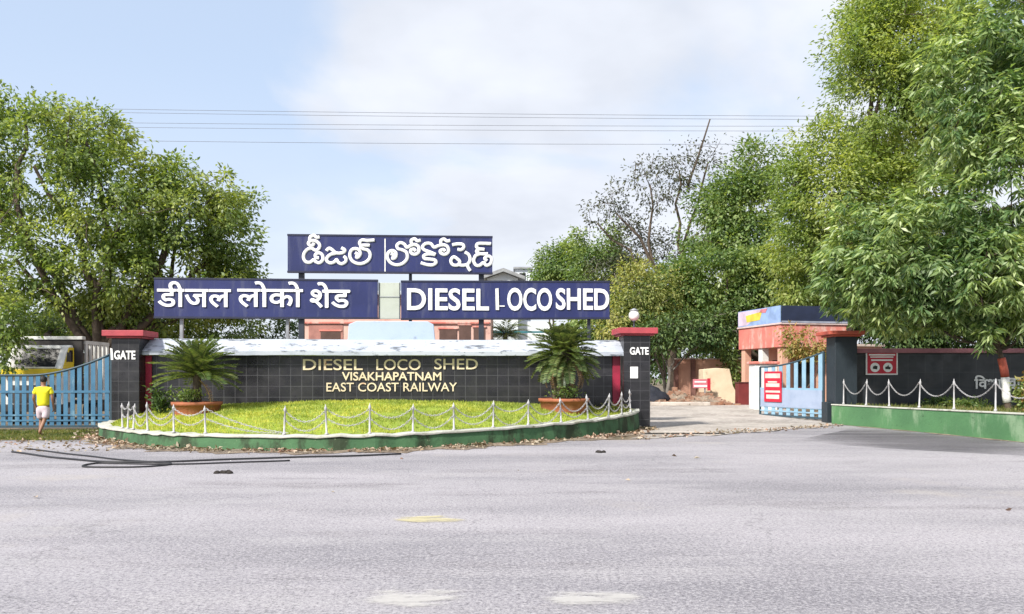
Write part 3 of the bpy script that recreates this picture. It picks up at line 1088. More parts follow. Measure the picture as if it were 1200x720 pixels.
def board(name, label, pa, pb, y_tl, y_tr, y_bl, y_br, v, mat=SIGNBLUE):
    u0, u1 = wall_u(pa, v), wall_u(pb, v)
    zs = [wall_z(pa, y_bl, v), wall_z(pb, y_br, v), wall_z(pb, y_tr, v), wall_z(pa, y_tl, v)]
    t = thing(name, label, 'sign', ((u0 + u1) / 2, v, min(zs[:2])), 'wall')
    MB().prism_y([(u0, zs[0]), (u1, zs[1]), (u1, zs[2]), (u0, zs[3])], v, v + 0.12).build('panel', mat, t, 0.01)
    e = 0.05
    fr = MB()
    if mat is not SIGNBLUE:
        return t
    for (a, b, za, zb_, zc_, zd) in ((u0 - 0.01, u1 + 0.01, zs[0], zs[1], zs[0] + e, zs[1] + e), (u0 - 0.01, u1 + 0.01, zs[3] - e, zs[2] - e, zs[3], zs[2])):
        fr.prism_y([(a, za - 0.004), (b, zb_ - 0.004), (b, zd + 0.004), (a, zc_ + 0.004)], v - 0.015, v + 0.128)
    fr.build('border', SIGNEDGE if mat is SIGNBLUE else mat, t)
    return t


hb = board('sign_board', 'long blue sign board with white Hindi letters over the canopy', 180.5, 442.5, 325.5, 328, 373, 374, VS)
eb = board('sign_board', 'long blue sign board lettered DIESEL LOCO SHED in white', 470, 714.5, 329, 329.5, 375, 374, VS)
tb = board('sign_board', 'upper blue sign board with white Telugu letters, tallest of all', 337, 577, 274.5, 277, 319.5, 321.5, VS)
wb_ = board('blank_board', 'plain white square panel between the two long blue boards', 443.5, 469, 331.5, 331.5, 374, 374, VS + 0.03, pbr('blank_enamel', (0.43, 0.46, 0.41), 0.5, (0.37, 0.40, 0.35), 1.5, (0.36, 0.36, 0.32), (0.5, 0.7), 2.0, (1, 1, 0.4)))
MB().box(wall_u(444, VS), wall_u(468.5, VS), VS + 0.012, VS + 0.028, wall_z(456, 348.6, VS), wall_z(456, 347.6, VS)).build('seam', STEEL, wb_)
for pa, pb in ((443.4, 444.6), (468.0, 469.2)):
    MB().box(wall_u(pa, VS), wall_u(pb, VS), VS + 0.005, VS + 0.028, wall_z(456, 374.2, VS), wall_z(456, 331.3, VS)).build('border', SIGNEDGE, wb_)


def sign_text(body, t, pa, pb, ya, yb, bold, space=1.0, depth=0.04):
    pm = (pa + pb) / 2
    return lettering(body, wall_u(pa, VS - .04), wall_u(pb, VS - .04), wall_z(pm, yb, VS - .04), wall_z(pm, ya, VS - .04), VS - 0.042, WHITE, t, depth, bold, space)


sign_text('डीजल', hb, 184, 270.5, 330, 360.5, 0.014)
sign_text('लोको', hb, 278, 355, 330, 360.5, 0.014)
thick_text('शेड', wall_u(363.7, VS - .04), wall_u(409.8, VS - .04), wall_z(387, 360.5, VS - .04), wall_z(387, 331.5, VS - .04), VS - 0.042, WHITE, hb, 0.016)
sign_text('DIESEL', eb, 477, 573, 338, 364, 0.020)
sign_text('OCO', eb, 594.5, 647, 337.5, 364.5, 0.022)
sign_text('SHED', eb, 651.5, 714, 338, 363.5, 0.022)
# the worn L, its foot half gone
pl = lambda px, py: (wall_u(px, VS - .04), wall_z(590, py, VS - .04))
MB().prism_y([pl(581, 363.5), pl(584.8, 363.5), pl(584.2, 338), pl(580.5, 338.5)], VS - 0.045, VS - 0.002).prism_y([pl(585.2, 359.5), pl(591.5, 359.5), pl(591.5, 358.2), pl(585.2, 358.2)], VS - 0.03, VS - 0.002).build('lettering', OFFWHITE, eb)

# Telugu words drawn stroke by stroke
TE1 = [[(200, 235), (165, 280), (158, 335), (185, 380), (235, 385), (275, 355), (300, 378), (345, 390), (385, 350), (375, 295), (335, 275), (297, 295), (303, 330), (338, 330)],
       [(200, 235), (250, 222), (300, 246), (335, 225), (347, 182), (322, 150), (285, 132), (240, 135), (214, 163), (236, 190), (270, 182), (280, 160)],
       [(228, 128), (238, 88), (280, 72), (312, 95), (345, 88)],
       [(425, 250), (455, 220), (490, 234), (530, 268), (575, 277), (625, 265), (642, 238), (600, 213)],
       [(540, 278), (480, 290), (437, 325), (430, 365), (470, 392), (520, 378), (545, 352), (568, 385), (605, 400), (650, 375), (655, 335), (628, 312)],
       [(762, 268), (790, 290), (778, 322), (800, 318), (825, 275), (800, 230), (750, 222), (712, 250), (702, 310), (730, 365), (790, 395), (860, 390), (920, 350), (940, 290), (915, 240), (862, 225), (832, 205), (840, 182), (935, 180)],
       [(832, 190), (815, 150), (845, 120), (905, 125), (990, 118)]]
TE2 = [[(70, 235), (100, 255), (85, 285), (115, 272), (122, 230), (85, 205), (45, 225), (35, 275), (65, 325), (120, 348), (185, 335), (232, 285), (228, 225), (185, 198), (142, 185), (132, 150), (165, 125), (205, 140), (232, 172), (270, 150), (312, 142), (348, 165), (350, 212), (318, 240), (280, 233), (268, 203), (300, 188), (318, 208)],
       [(280, 138), (275, 100), (310, 85), (335, 105), (368, 98)],
       [(520, 240), (460, 215), (405, 195), (388, 165), (418, 132), (470, 132), (505, 168), (545, 152), (600, 142), (640, 162), (648, 210), (615, 238), (577, 230), (566, 203), (598, 188), (615, 206)],
       [(515, 242), (450, 236), (402, 252), (408, 282), (460, 288), (510, 296), (524, 322), (485, 347), (425, 342), (370, 325)],
       [(575, 138), (572, 100), (605, 84), (632, 104), (665, 97)],
       [(735, 280), (700, 263), (672, 300), (692, 342), (740, 345), (762, 310), (735, 280)],
       [(745, 338), (790, 348), (840, 335), (866, 290), (852, 240), (812, 213)],
       [(835, 330), (848, 372), (868, 402)],
       [(685, 142), (740, 132), (790, 136), (802, 165), (775, 190), (738, 186)],
       [(960, 230), (920, 250), (902, 300), (925, 345), (965, 345), (1000, 318), (1030, 347), (1073, 322), (1080, 272), (1045, 250), (1012, 275), (1036, 300)],
       [(1045, 228), (965, 228), (930, 205), (960, 183), (1010, 184)],
       [(960, 183), (930, 160), (942, 128), (1000, 124), (1076, 126)]]


def strokes(S_, ox, oy, sc, wpx, t):
    mb = MB()
    for k, st in enumerate(S_):
        pts = []
        for p in catmull([(x, y, 0) for x, y in st], 5):
            px, py = ox + p.x / sc, oy + p.y / sc
            pts.append((wall_u(px, VS - .02), VS - 0.012 - 0.0015 * k, wall_z(458, py, VS - .02)))
        mb.tube(pts, wpx / 2 * 26.2 / F, 8, 0.55, axis=(0, 1, 0))
    return mb.build('lettering', WHITE, t)


strokes(TE1, 340, 270, 10.0, 3.9, tb)
strokes(TE2, 450, 270, 8.57, 3.9, tb)
MB().box(wall_u(450.6, VS), wall_u(451.9, VS), VS - 0.012, VS - 0.001, wall_z(451, 320, VS), wall_z(451, 280, VS)).build('joint_strip', OFFWHITE, tb)

# steel posts that carry the boards
for px, top, lab in ((213, 330, 'thin pale steel post under the Hindi board, leftmost of all'), (337, 330, 'thin pale steel post under the right part of the Hindi board'),
                     (353.5, 279, 'dark steel post left of the pink building'), (481, 279, 'steel post in the gap just right of the white panel'),
                     (564, 279, 'dark steel post under the right end of the upper board'), (690, 333, 'steel post behind the palm under the DIESEL LOCO SHED board')):
    vv = VS + 0.20
    u = wall_u(px, vv)
    t = thing('sign_post', lab, 'post', (u, vv, 0), 'wall', 'steel posts behind the sign boards')
    w = 0.05 if px not in (353.5, 564) else 0.085
    MB().box(u - w, u + w, vv - w, vv + w, -0.05, wall_z(px, top, vv)).build('tube', STEEL if px in (213, 337) else DARKSTEEL, t, 0.008)
    MB().box(u - 0.14, u + 0.14, vv - 0.14, vv + 0.14, 0, 0.03).build('base_plate', DARKSTEEL, t)

# ------------------------------------------------------------------ chain fences
def ordinal(i):
    return ['first', 'second', 'third', 'fourth', 'fifth', 'sixth', 'seventh', 'eighth', 'ninth', 'tenth', 'eleventh', 'twelfth', 'thirteenth', 'fourteenth', 'fifteenth', 'sixteenth', 'seventeenth', 'eighteenth'][i]


def post_mesh(h):
    mb = MB()
    mb.lathe([(0.045, 0), (0.045, 0.03), (0.022, 0.04), (0.019, h - 0.09), (0.030, h - 0.08), (0.030, h - 0.03), (0.016, h - 0.01), (0.004, h + 0.04)], 0, 0, 10)
    return mb


def swag(a, b, sag, seg=26):
    """chain of links hung between two points"""
    a, b = Vector(a), Vector(b)
    L = (b - a).length + sag * 0.6
    n = max(8, int(L / 0.058))
    P = [a.lerp(b, i / n) - Vector((0, 0, sag * 4 * (i / n) * (1 - i / n))) for i in range(n + 1)]
    mb = MB()
    h = (b - a)
    h.z = 0
    h = h.normalized() if h.length > 1e-6 else Vector((1, 0, 0))
    nrm = Vector((-h.y, h.x, 0))
    for i in range(n):
        c, d = (P[i] + P[i + 1]) / 2, (P[i + 1] - P[i])
        ln = d.length * 0.72
        d.normalize()
        w = nrm if i % 2 else nrm.cross(d)
        ring = [c + d * (math.cos(q) * ln) + w * (math.sin(q) * 0.018) for q in np.linspace(0, 2 * math.pi, 9)]
        mb.tube(ring, 0.0058, 4, cap=False)
    return mb


def px_of(p):
    return CX + p.x / p.y * F


spx = [143.5, 149.5, 156, 173, 203.5, 241, 333, 382.7, 433, 484, 532, 578, 619, 657.6, 689, 713, 728.5, 739]
prev = None
sgrid = np.linspace(0, NA - 1, 3000)
best = []
for i, px in enumerate(spx):
    s = min(sgrid, key=lambda q: abs(px_of(arc_at(q) - arc_n(q) * 0.1) - px) + (0.0))
    best.append(s)
proto = None
tops = []
for i, s in enumerate(best):
    p = arc_at(s) - arc_n(s) * 0.1
    z = p.z + 0.055
    lab = ('white chain post on the lawn rim, ' + (['leftmost of all', 'second from the left', 'third from the left', 'fourth from the left', 'in front of the left palm pot', 'right of the left palm pot'][i] if i < 6
           else ordinal(i) + ' from the left'))
    if proto is None:
        t = thing('chain_post', lab, 'post', (p.x, p.y, z), group='white chain posts round the lawn')
        proto = post_mesh(0.62)
        me = proto.build('stake', POSTW).data
        for o in [o for o in bpy.data.objects if o.data is me]:
            bpy.data.objects.remove(o)
    else:
        t = thing('chain_post', lab, 'post', (p.x, p.y, z), group='white chain posts round the lawn')
    o = bpy.data.objects.new('stake', me)
    COL.objects.link(o)
    o.parent = t
    t.rotation_euler = (R(random.uniform(-4, 4)), R(random.uniform(-3.5, 3.5)), random.random())
    o.scale = (1, 1, random.uniform(0.95, 1.05))
    tops.append(Vector((p.x, p.y, z)))
for i in range(len(tops) - 1):
    a, b = tops[i], tops[i + 1]
    if i == 5:
        e = lawn_pt(best[i] / (NA - 1) + 0.075, 0.02) + Vector((0, 0, 0.06))
        for (za, nm, dz) in ((0.56, 'upper', 0.0), (0.34, 'lower', 0.1)):
            tag(swag(a + Vector((0, 0, za)), e + Vector((-dz, 0.05, 0)), 0.10).build('chain', POSTW), 'white %s chain hanging broken from its post down to the grass' % nm, 'chain', 'white chains round the lawn')
        continue
    for (za, nm) in ((0.56, 'upper'), (0.36, 'lower')):
        d = (b - a).length
        tag(swag(a + Vector((0, 0, za)), b + Vector((0, 0, za)), min(0.32, 0.24 * d) * random.uniform(0.7, 1.25)).build('chain', POSTW),
            'white %s chain of the %s span from the left round the lawn' % (nm, ordinal(i)), 'chain', 'white chains round the lawn')

# ------------------------------------------------------------------ palms in round planters
def frond(L_all, B_all, base, az, el, length, curl, nl=30, lw=0.042, ll=0.25, mbr=None):
    """one arching frond: rachis tube plus two rows of leaflets"""
    d = Vector((math.cos(az) * math.cos(el), math.sin(az) * math.cos(el), math.sin(el)))
    p = Vector(base)
    pts = [p.copy()]
    seg = 12
    e = el
    for i in range(seg):
        e -= curl / seg * (0.5 + i / seg)
        d = Vector((math.cos(az) * math.cos(e), math.sin(az) * math.cos(e), math.sin(e)))
        p = p + d * (length / seg)
        pts.append(p.copy())
    mbr.tube(pts, [0.018 - 0.013 * i / seg for i in range(seg + 1)], 5)
    for k in range(nl):
        t = 0.14 + 0.86 * k / (nl - 1)
        i = min(int(t * seg), seg - 1)
        q = pts[i].lerp(pts[i + 1], t * seg - i)
        d = (pts[i + 1] - pts[i]).normalized()
        sd = d.cross(Vector((0, 0, 1)))
        sd = sd.normalized() if sd.length > 1e-4 else Vector((1, 0, 0))
        up = sd.cross(d)
        l = ll * (0.35 + 0.65 * math.sin(math.pi * min(1, 0.1 + t * 0.85)) ** 0.6)
        for sg in (-1, 1):
            a = sd * sg * 0.82 + d * 0.45 + up * 0.30 + Vector(RNG.normal(size=3)) * 0.06
            L_all.append((q, a, up, l, lw))


def palm(label, px, pot_y0, pot_y1, pot_w_px, Y, crown_py, nf, length, trunk_r, dead, tilt=0.0, low=-0.35):
    c = at(px, pot_y1, Y)
    zb, zt = c.z - 0.12, at(px, pot_y0, Y).z
    r = pot_w_px / 2 * Y / F
    pot = thing('round_planter', 'round terracotta planter under the palm ' + ('near the right pillar' if px > 400 else 'near the left pillar'), 'planter', (c.x, c.y, zb))
    MB().lathe([(r * 0.86, zb), (r * 0.92, zb + 0.12), (r * 0.97, zt - 0.10), (r * 1.03, zt - 0.095), (r * 1.04, zt), (r * 0.90, zt + 0.003), (r * 0.88, zt - 0.07), (0.02, zt - 0.05)], c.x, c.y, 28).build('bowl', TERRA, pot)
    MB().lathe([(r * 0.87, zt - 0.069), (r * 0.6, zt - 0.03), (0.02, zt)], c.x, c.y, 20).build('soil', SOIL, pot)
    t = thing('cycad_palm', label, 'palm', (c.x, c.y, zt - 0.05))
    zc_ = at(px, crown_py, Y).z
    tr = MB()
    prof = []
    hgt = zc_ - zt + 0.1
    for i in range(13):
        z = zt - 0.05 + hgt * i / 12
        prof.append((trunk_r * (1.0 + 0.12 * (i % 2) - 0.15 * i / 12), z))
    tr.lathe(prof, c.x, c.y, 12)
    tr.build('trunk', BARK, t)
    Ls, mbr = [], MB()
    for i in range(nf):
        k = i / nf
        el = R(82) * (1 - k) ** 0.9 + low * k
        az = i * 2.39996 + random.uniform(-0.2, 0.2)
        frond(Ls, None, (c.x, c.y, zc_ - 0.05 - 0.12 * k), az, el, length * random.uniform(0.85, 1.08) * (0.8 + 0.2 * k), random.uniform(0.5, 0.95), mbr=mbr)
    mbr.build('stalks', pbr('frond_stalk', (0.10, 0.12, 0.04), 0.6), t)
    A = lambda j: np.array([tuple(x[j]) for x in Ls])
    v, f = leaf_arrays(A(0), A(1), A(2), np.array([x[3] for x in Ls]), np.array([x[4] for x in Ls]), 0.1, 0.1)
    link('crown', mesh_arrays('crown', v, f, L_CYCAD), t)
    if dead:
        Ls, mbr = [], MB()
        for az in dead:
            frond(Ls, None, (c.x + 0.1 * math.cos(az), c.y + 0.1 * math.sin(az), zc_ - 0.25), az, R(-25), length * 0.85, 1.5, 18, 0.03, 0.12, mbr)
        mbr.build('dead_stalks', pbr('dead_stalk', (0.36, 0.24, 0.09), 0.7), t)
        v, f = leaf_arrays(A(0), A(1), A(2), np.array([x[3] for x in Ls]), np.array([x[4] for x in Ls]), 0.1, 0.1)
        link('dead_fronds', mesh_arrays('dead_fronds', v, f, L_DEAD), t)
    return c, zt, r


p1 = palm('dark cycad palm with flat spreading fronds near the left pillar', 231, 471, 485, 55, 22.6, 435, 56, 1.36, 0.12, [-0.6], low=-0.05)
p2 = palm('dark cycad palm with shaggy brown trunk near the right pillar', 661, 467, 481, 58, 23.6, 411, 84, 1.2, 0.33, [-0.3, -1.2, -2.3, -2.9, 0.4, -0.75, -1.8], low=-0.55)


def shrub(name, label, base, r, h, n, leaf, mat, cat='plant', stems=7, group=None, aspect=0.4, droop=0.1):
    base = Vector(base)
    t = thing(name, label, cat, base, group=group)
    mb = MB()
    c = []
    for i in range(stems):
        a = random.uniform(0, 6.28)
        e = base + Vector((math.cos(a) * r * random.uniform(0.2, 0.8), math.sin(a) * r * random.uniform(0.2, 0.8), h * random.uniform(0.5, 1.0)))
        c += limb(mb, base, e, 0.012 + h * 0.006, 0.005, 0.1, 5, 5)[2:]
    mb.build('stems', BARKG, t)
    c = np.array([tuple(x) for x in c])
    cen = c[RNG.integers(0, len(c), n)] + RNG.normal(size=(n, 3)) * np.array([r * 0.3, r * 0.3, h * 0.12])
    cen[:, 2] = np.maximum(cen[:, 2], base.z + 0.02)
    ax = rnd_unit(n) + (cen - np.array(base)) * 0.4
    ax[:, 2] += 0.2 - droop
    nr = rnd_unit(n) * 0.8
    nr[:, 2] += 0.8
    Ln = leaf * RNG.uniform(0.6, 1.3, n)
    v, f = leaf_arrays(cen, ax, nr, Ln, Ln * aspect)
    link('foliage', mesh_arrays('foliage', v, f, mat), t)
    return t


shrub('small_plant', 'small leafy plant growing in the left terracotta planter', (p1[0].x - 0.2, p1[0].y - 0.25, p1[1] - 0.02), 0.42, 0.35, 380, 0.11, L_MID)
shrub('small_plant', 'small leafy plant growing in the right terracotta planter', (p2[0].x + 0.05, p2[0].y - 0.3, p2[1] - 0.02), 0.5, 0.35, 480, 0.11, L_MID)
q = at(190, 482, 23.4)
shrub('small_plant', 'dark bushy plant beside the left red pilaster', (q.x, q.y, 0.5), 0.35, 0.8, 420, 0.14, L_DARK)
q = at(721, 487, 24.4)
shrub('small_plant', 'pale low plant at the right end of the lawn', (q.x, q.y, 0.5), 0.6, 0.3, 420, 0.10, L_GOLD)

# ------------------------------------------------------------------ gates
def gate(label, origin, ang, L, zlow, zhigh, run, mat, spacing, barw, panel=None):
    t = thing('metal_gate', label, 'gate', frame=(origin, ang))
    top = lambda x: zlow + (zhigh - zlow) * max(0.0, 1 - x / run) ** 1.7
    fr, br = MB(), MB()
    n = 26
    xs_ = [L * i / n for i in range(n + 1)]
    fr.tube([(x, 0, top(x)) for x in xs_], 0.032, 8)
    fr.box(0.03, L - 0.03, -0.03, 0.03, 0.08, 0.15)
    fr.box(-0.03, 0.03, -0.032, 0.032, 0.06, top(0))
    fr.box(L - 0.03, L + 0.03, -0.032, 0.032, 0.06, top(L))
    fr.build('frame', GATEDARK, t)
    x = 0.06 + barw / 2
    while x < L - 0.05:
        z1 = top(x)
        br.prism_y([(x - barw / 2, 0.15), (x + barw / 2, 0.15), (x + barw / 2, top(x + barw / 2) - 0.01), (x - barw / 2, top(x - barw / 2) - 0.01)], -0.012, 0.006)
        x += spacing
    br.build('bars', mat, t)
    rl = MB()
    for z, w in ((0.27, 0.05), (0.43, 0.05), (1.12, 0.07)):
        rl.box(0.03, L - 0.03, 0.007, 0.024, z, z + w)
    rl.build('cross_rails', mat, t)
    if panel:
        MB().box(0.05, L - 0.05, 0.026, 0.032, 0.45, 1.12).build('sheet', panel, t)
    return t


gl = ORG + UX * wall_u(130.2, -0.2) + VX * -0.2
gate('blue slatted metal gate left of the wall, its top curving up to the pillar', Vector((gl.x, gl.y, 0.03)), ANG + math.pi, 4.6, wall_z(40, 440, -0.2) - 0.03, wall_z(129, 415, -0.2) - 0.03, 2.3, GATEBLUE, 0.20, 0.125)
GP0, GP1 = Vector((11.15, 29.0, 0.03)), Vector((9.86, 32.2, 0.08))
ga = math.atan2(GP1.y - GP0.y, GP1.x - GP0.x)
gate('pale blue metal gate swung open beside the dark right pillar', GP0, ga, (GP1 - GP0).length, 2.0, 2.50, 3.1, GATEPALE, 0.42, 0.20, GATESHEET)
# red notices on the open gate
gd = (GP1 - GP0).normalized()
gn = Vector((-gd.y, gd.x, 0))
nb = thing('notice_board', 'red and white notice board hung on the end of the open gate', 'sign', frame=(GP0 + gd * 2.66 + gn * 0.05 + Vector((0, 0, 0.60)), ga))
MB().box(-0.52, 0.47, 0, 0.02, 0, 1.18).build('panel', SIGNRED, nb)
wt = MB()
for (x0, x1, z0, z1) in ((-0.45, 0.40, 0.92, 1.10), (-0.42, 0.36, 0.58, 0.72), (-0.28, 0.25, 0.745, 0.80), (-0.45, 0.38, 0.36, 0.44), (-0.40, 0.34, 0.12, 0.28)):
    wt.box(x0, x1, 0.021, 0.026, z0, z1)
wt.build('print', pbr('notice_print', (0.75, 0.55, 0.5), 0.6), nb)

# right gate pillar
rp = thing('gate_pillar', 'plain dark slate pillar with terracotta cap beside the open gate', 'pillar', (11.55, 28.45, 0))
MB().box(11.18, 11.95, 28.05, 28.85, -0.05, 3.03).build('shaft', SLATE, rp, 0.02)
c_ = MB().box(10.90, 12.15, 27.80, 29.10, 3.09, 3.22)
c_.box(11.04, 12.05, 27.92, 28.98, 3.028, 3.088)
c_.build('cap', BRICKRED, rp, 0.02)
MB().box(10.99, 11.178, 28.3, 28.8, 0, 0.75).build('hinge_block', SLATE, rp, 0.02)

# ------------------------------------------------------------------ right wall, planter, sign
rw = thing('boundary_wall', 'dark slate boundary wall with mauve coping under the drooping tree', 'wall', (18, 28.7, 0))
MB().box(11.96, 30, 28.55, 28.85, -0.05, 2.47).build('wall_panel', SLATEW, rw)
MB().box(11.97, 30, 28.42, 28.98, 2.472, 2.63).build('coping', MAUVE, rw, 0.015)
z0 = lambda py: EYE - (py - HOR) / F * 28.55
xw = lambda px: (px - CX) / F * 28.55
lettering('िवशा', xw(1141.5), xw(1174), z0(456), z0(440), 28.528, WHITE, rw, 0.02, 0.02)
lettering('खा', xw(1176), xw(1196), z0(456), z0(443), 28.528, WHITE, rw, 0.02, 0.02)

sg = thing('notice_board', 'pink red notice board with two white circles on the slate wall', 'sign', (xw(1032.5), 28.5, z0(439)))
a, b = xw(1014), xw(1051.3)
MB().box(a, b, 28.50, 28.53, z0(439.5), z0(412.5)).build('panel', WHITE, sg)
MB().box(a + .05, b - .05, 28.492, 28.498, z0(438), z0(414)).build('red_field', SIGNRED, sg)
wt = MB()
for (pa, pb, ya, yb) in ((1017.5, 1048, 415.2, 417.0), (1019, 1046, 418.0, 419.4), (1020, 1045, 421.4, 423.2)):
    wt.box(xw(pa), xw(pb), 28.486, 28.490, z0(yb), z0(ya))
for pc in (1024.5, 1039.5):
    cxx, czz, rr = xw(pc), z0(430.8), 0.165
    wt.prism_y([(cxx + rr * math.cos(q), czz + rr * math.sin(q)) for q in np.linspace(0, 2 * math.pi, 25)[:-1]], 28.486, 28.490)
wt.build('print', WHITE, sg)
for pc, sh in ((1024.5, [(-0.08, -0.05), (0.07, -0.07), (0.09, 0.04), (0.0, 0.07), (-0.07, 0.03)]), (1039.5, [(-0.09, -0.06), (0.08, -0.07), (0.10, 0.0), (0.03, 0.03), (0.02, 0.09), (-0.03, 0.03), (-0.09, 0.02)])):
    MB().prism_y([(xw(pc) + x, z0(430.8) + z) for x, z in sh], 28.481, 28.485).build('symbol', INK, sg)

# planter along the right of the mouth of the drive
PL = [(11.25, 28.0, 0.66), (11.85, 25.6, 0.66), (12.35, 23.2, 0.67), (12.80, 20.3, 0.69), (13.2, 17.6, 0.70), (13.5, 15.0, 0.70)]
pc_ = catmull(PL, 5)
rpw = thing('planter_wall', 'bright green painted parapet along the right edge of the road', 'planter', (12.3, 23, 0))
mb, rim = MB(), MB()
for k, p in enumerate(pc_):
    d = pc_[min(k + 1, len(pc_) - 1)] - pc_[max(k - 1, 0)]
    d.z = 0
    d.normalize()
    n = Vector((d.y, -d.x, 0))             # towards the right
    w = 0.012 * math.sin(k * 2.1)
    a, b = p - n * (0.0 + w), p + n * 0.24
    mb.v += [(a.x, a.y, -0.05), (a.x, a.y, p.z), (b.x, b.y, p.z), (b.x, b.y, -0.05)]
    o, i_ = p - n * (0.02 + w), p + n * 0.27
    rim.v += [(o.x, o.y, p.z - .002), (o.x, o.y, p.z + 0.035), (i_.x, i_.y, p.z + 0.04), (i_.x, i_.y, p.z - .002)]
for m_ in (mb, rim):
    K = len(pc_)
    for k in range(K - 1):
        for j in range(4):
            j2 = (j + 1) % 4
            m_.f.append((k * 4 + j2, k * 4 + j, (k + 1) * 4 + j, (k + 1) * 4 + j2))
            m_.sm.append(False)
    m_.f += [(0, 1, 2, 3), tuple((K - 1) * 4 + j for j in (3, 2, 1, 0))]
    m_.sm += [False, False]
mb.build('parapet', GREENP2, rpw)
rim.build('rim', RIMW, rpw, 0.01)
mb = MB()
poly = [(p.x + 0.2, p.y) for p in pc_] + [(30, 15), (30, 28.5), (11.5, 28.5)]
mb.add([(x, y, 0.58) for x, y in poly], [tuple(range(len(poly) - 1, -1, -1))])
tag(mb.build('planter_ground', VERGE), kind='structure')
gp = []
for _ in range(9000):
    y = random.uniform(18, 28.3)
    x = 11.5 + (28 - y) * 0.19 + random.random() ** 1.3 * 5
    gp.append((x, y, 0.57))
tag(blades('planter_grass', gp, 0.06, 0.22, 0.03, L_GRASS2, 0.6), 'rough grass inside the right green planter', 'grass', kind='stuff')

rposts = []
sp2 = np.linspace(0, len(pc_) - 1, 2000)


def pc_at(s):
    i = min(int(s), len(pc_) - 2)
    return pc_[i].lerp(pc_[i + 1], s - i)


for i, px in enumerate((988.5, 1015, 1042, 1077, 1118, 1166.5, 1226)):
    s = min(sp2, key=lambda q: abs(px_of(pc_at(q) + Vector((0.12, 0, 0))) - px))
    p = pc_at(s) + Vector((0.12, 0, 0.035))
    if i < 6:
        t = thing('chain_post', 'white chain post on the right green parapet, ' + ['nearest the slate pillar', 'under the red notice board', 'third from the slate pillar', 'fourth from the slate pillar', 'fifth from the slate pillar', 'just left of the painted tree trunk'][i], 'post', p, group='white chain posts on the right parapet')
    else:
        t = thing('chain_post', 'white chain post at the far right edge of the green parapet', 'post', p, group='white chain posts on the right parapet')
    o = bpy.data.objects.new('stake', me)
    COL.objects.link(o)
    o.parent = t
    o.scale = (1, 1, 1.32)
    t.rotation_euler = (R(random.uniform(-2, 2)), R(random.uniform(-2, 2)), random.random())
    rposts.append(p)
for i in range(6):
    a, b = rposts[i] + Vector((0, 0, 0.76)), rposts[i + 1] + Vector((0, 0, 0.76))
    tag(swag(a, b, 0.40).build('chain', POSTW), 'white chain of the %s span from the slate pillar' % ordinal(i), 'chain', 'white chains on the right parapet')

# gutter dirt along the right planter
V, fs = [], []
for k, p in enumerate(pc_):
    w = 0.35 + 0.12 * math.sin(k * 1.9)
    for j in range(3):
        V.append((p.x - 0.01 - w * j / 2, p.y, 0.012 + 0.04 * (1 - j / 2) ** 2))
for k in range(len(pc_) - 1):
    for j in range(2):
        fs.append((k * 3 + j, k * 3 + j + 1, (k + 1) * 3 + j + 1, (k + 1) * 3 + j))
tag(link('gutter_ground', mesh_arrays('gutter_ground', V, fs, DIRT, smooth=True)), kind='structure')

# ------------------------------------------------------------------ gatehouse and the yard behind the open gate
GO, GA = Vector((11.94, 36.0, 0.28)), R(12.8)
gh = thing('gatehouse', 'pink flat roofed gatehouse with open porch behind the open gate', 'building', frame=(GO, GA))
zg = lambda z: z - 0.28
ro = MB().box(0, 3.3, 0, 3.8, zg(2.97), zg(3.98))
ro.build('roof', PINKF, gh, 0.02)
MB().box(-0.06, 3.36, -0.06, 3.86, zg(3.982), zg(4.06)).build('coping', pbr('pink_coping', (0.62, 0.48, 0.46), 0.8), gh, 0.01)
MB().box(1.0, 3.2, 0.9, 3.6, 0, zg(2.968)).build('wall', PEACH, gh)
for (x0, x1, z0_, z1_) in ((1.25, 2.2, 0.9, 2.2),):
    w = MB().box(x0, x1, 0.87, 0.898, z0_, z1_).build('window', BLACKHOLE, gh)
    f = MB()
    for (a, b, c, d) in ((x0 - .06, x1 + .06, z0_ - .06, z0_), (x0 - .06, x1 + .06, z1_, z1_ + .06), (x0 - .06, x0, z0_, z1_), (x1, x1 + .06, z0_, z1_), ((x0 + x1) / 2 - .025, (x0 + x1) / 2 + .025, z0_, z1_)):
        f.box(a, b, 0.84, 0.868, c, d)
    f.build('frame', MAROON, w)
MB().box(0.997, 1.0, 1.2, 2.4, 0.05, 2.15).build('door', BLACKHOLE, gh)
for k, (x, y) in enumerate(((0.25, 0.25), (0.25, 1.9), (0.25, 3.5))):
    MB().box(x - .17, x + .17, y - .17, y + .17, 0, zg(2.969)).build('column', OFFWHITE if k == 1 else PEACH, gh, 0.015)
MB().box(3.32, 5.6, 0.6, 3.4, 0, zg(3.05)).build('side_block', PEACH, gh)
MB().box(3.31, 5.7, 0.5, 3.5, zg(3.052), zg(3.16)).build('side_roof', pbr('pale_slab', (0.55, 0.45, 0.40), 0.8), gh, 0.01)
dp = MB().tube([(3.22, 0.84, 0.0), (3.22, 0.84, zg(2.95))], 0.045, 8)
dp.build('drainpipe', STEEL, gh)
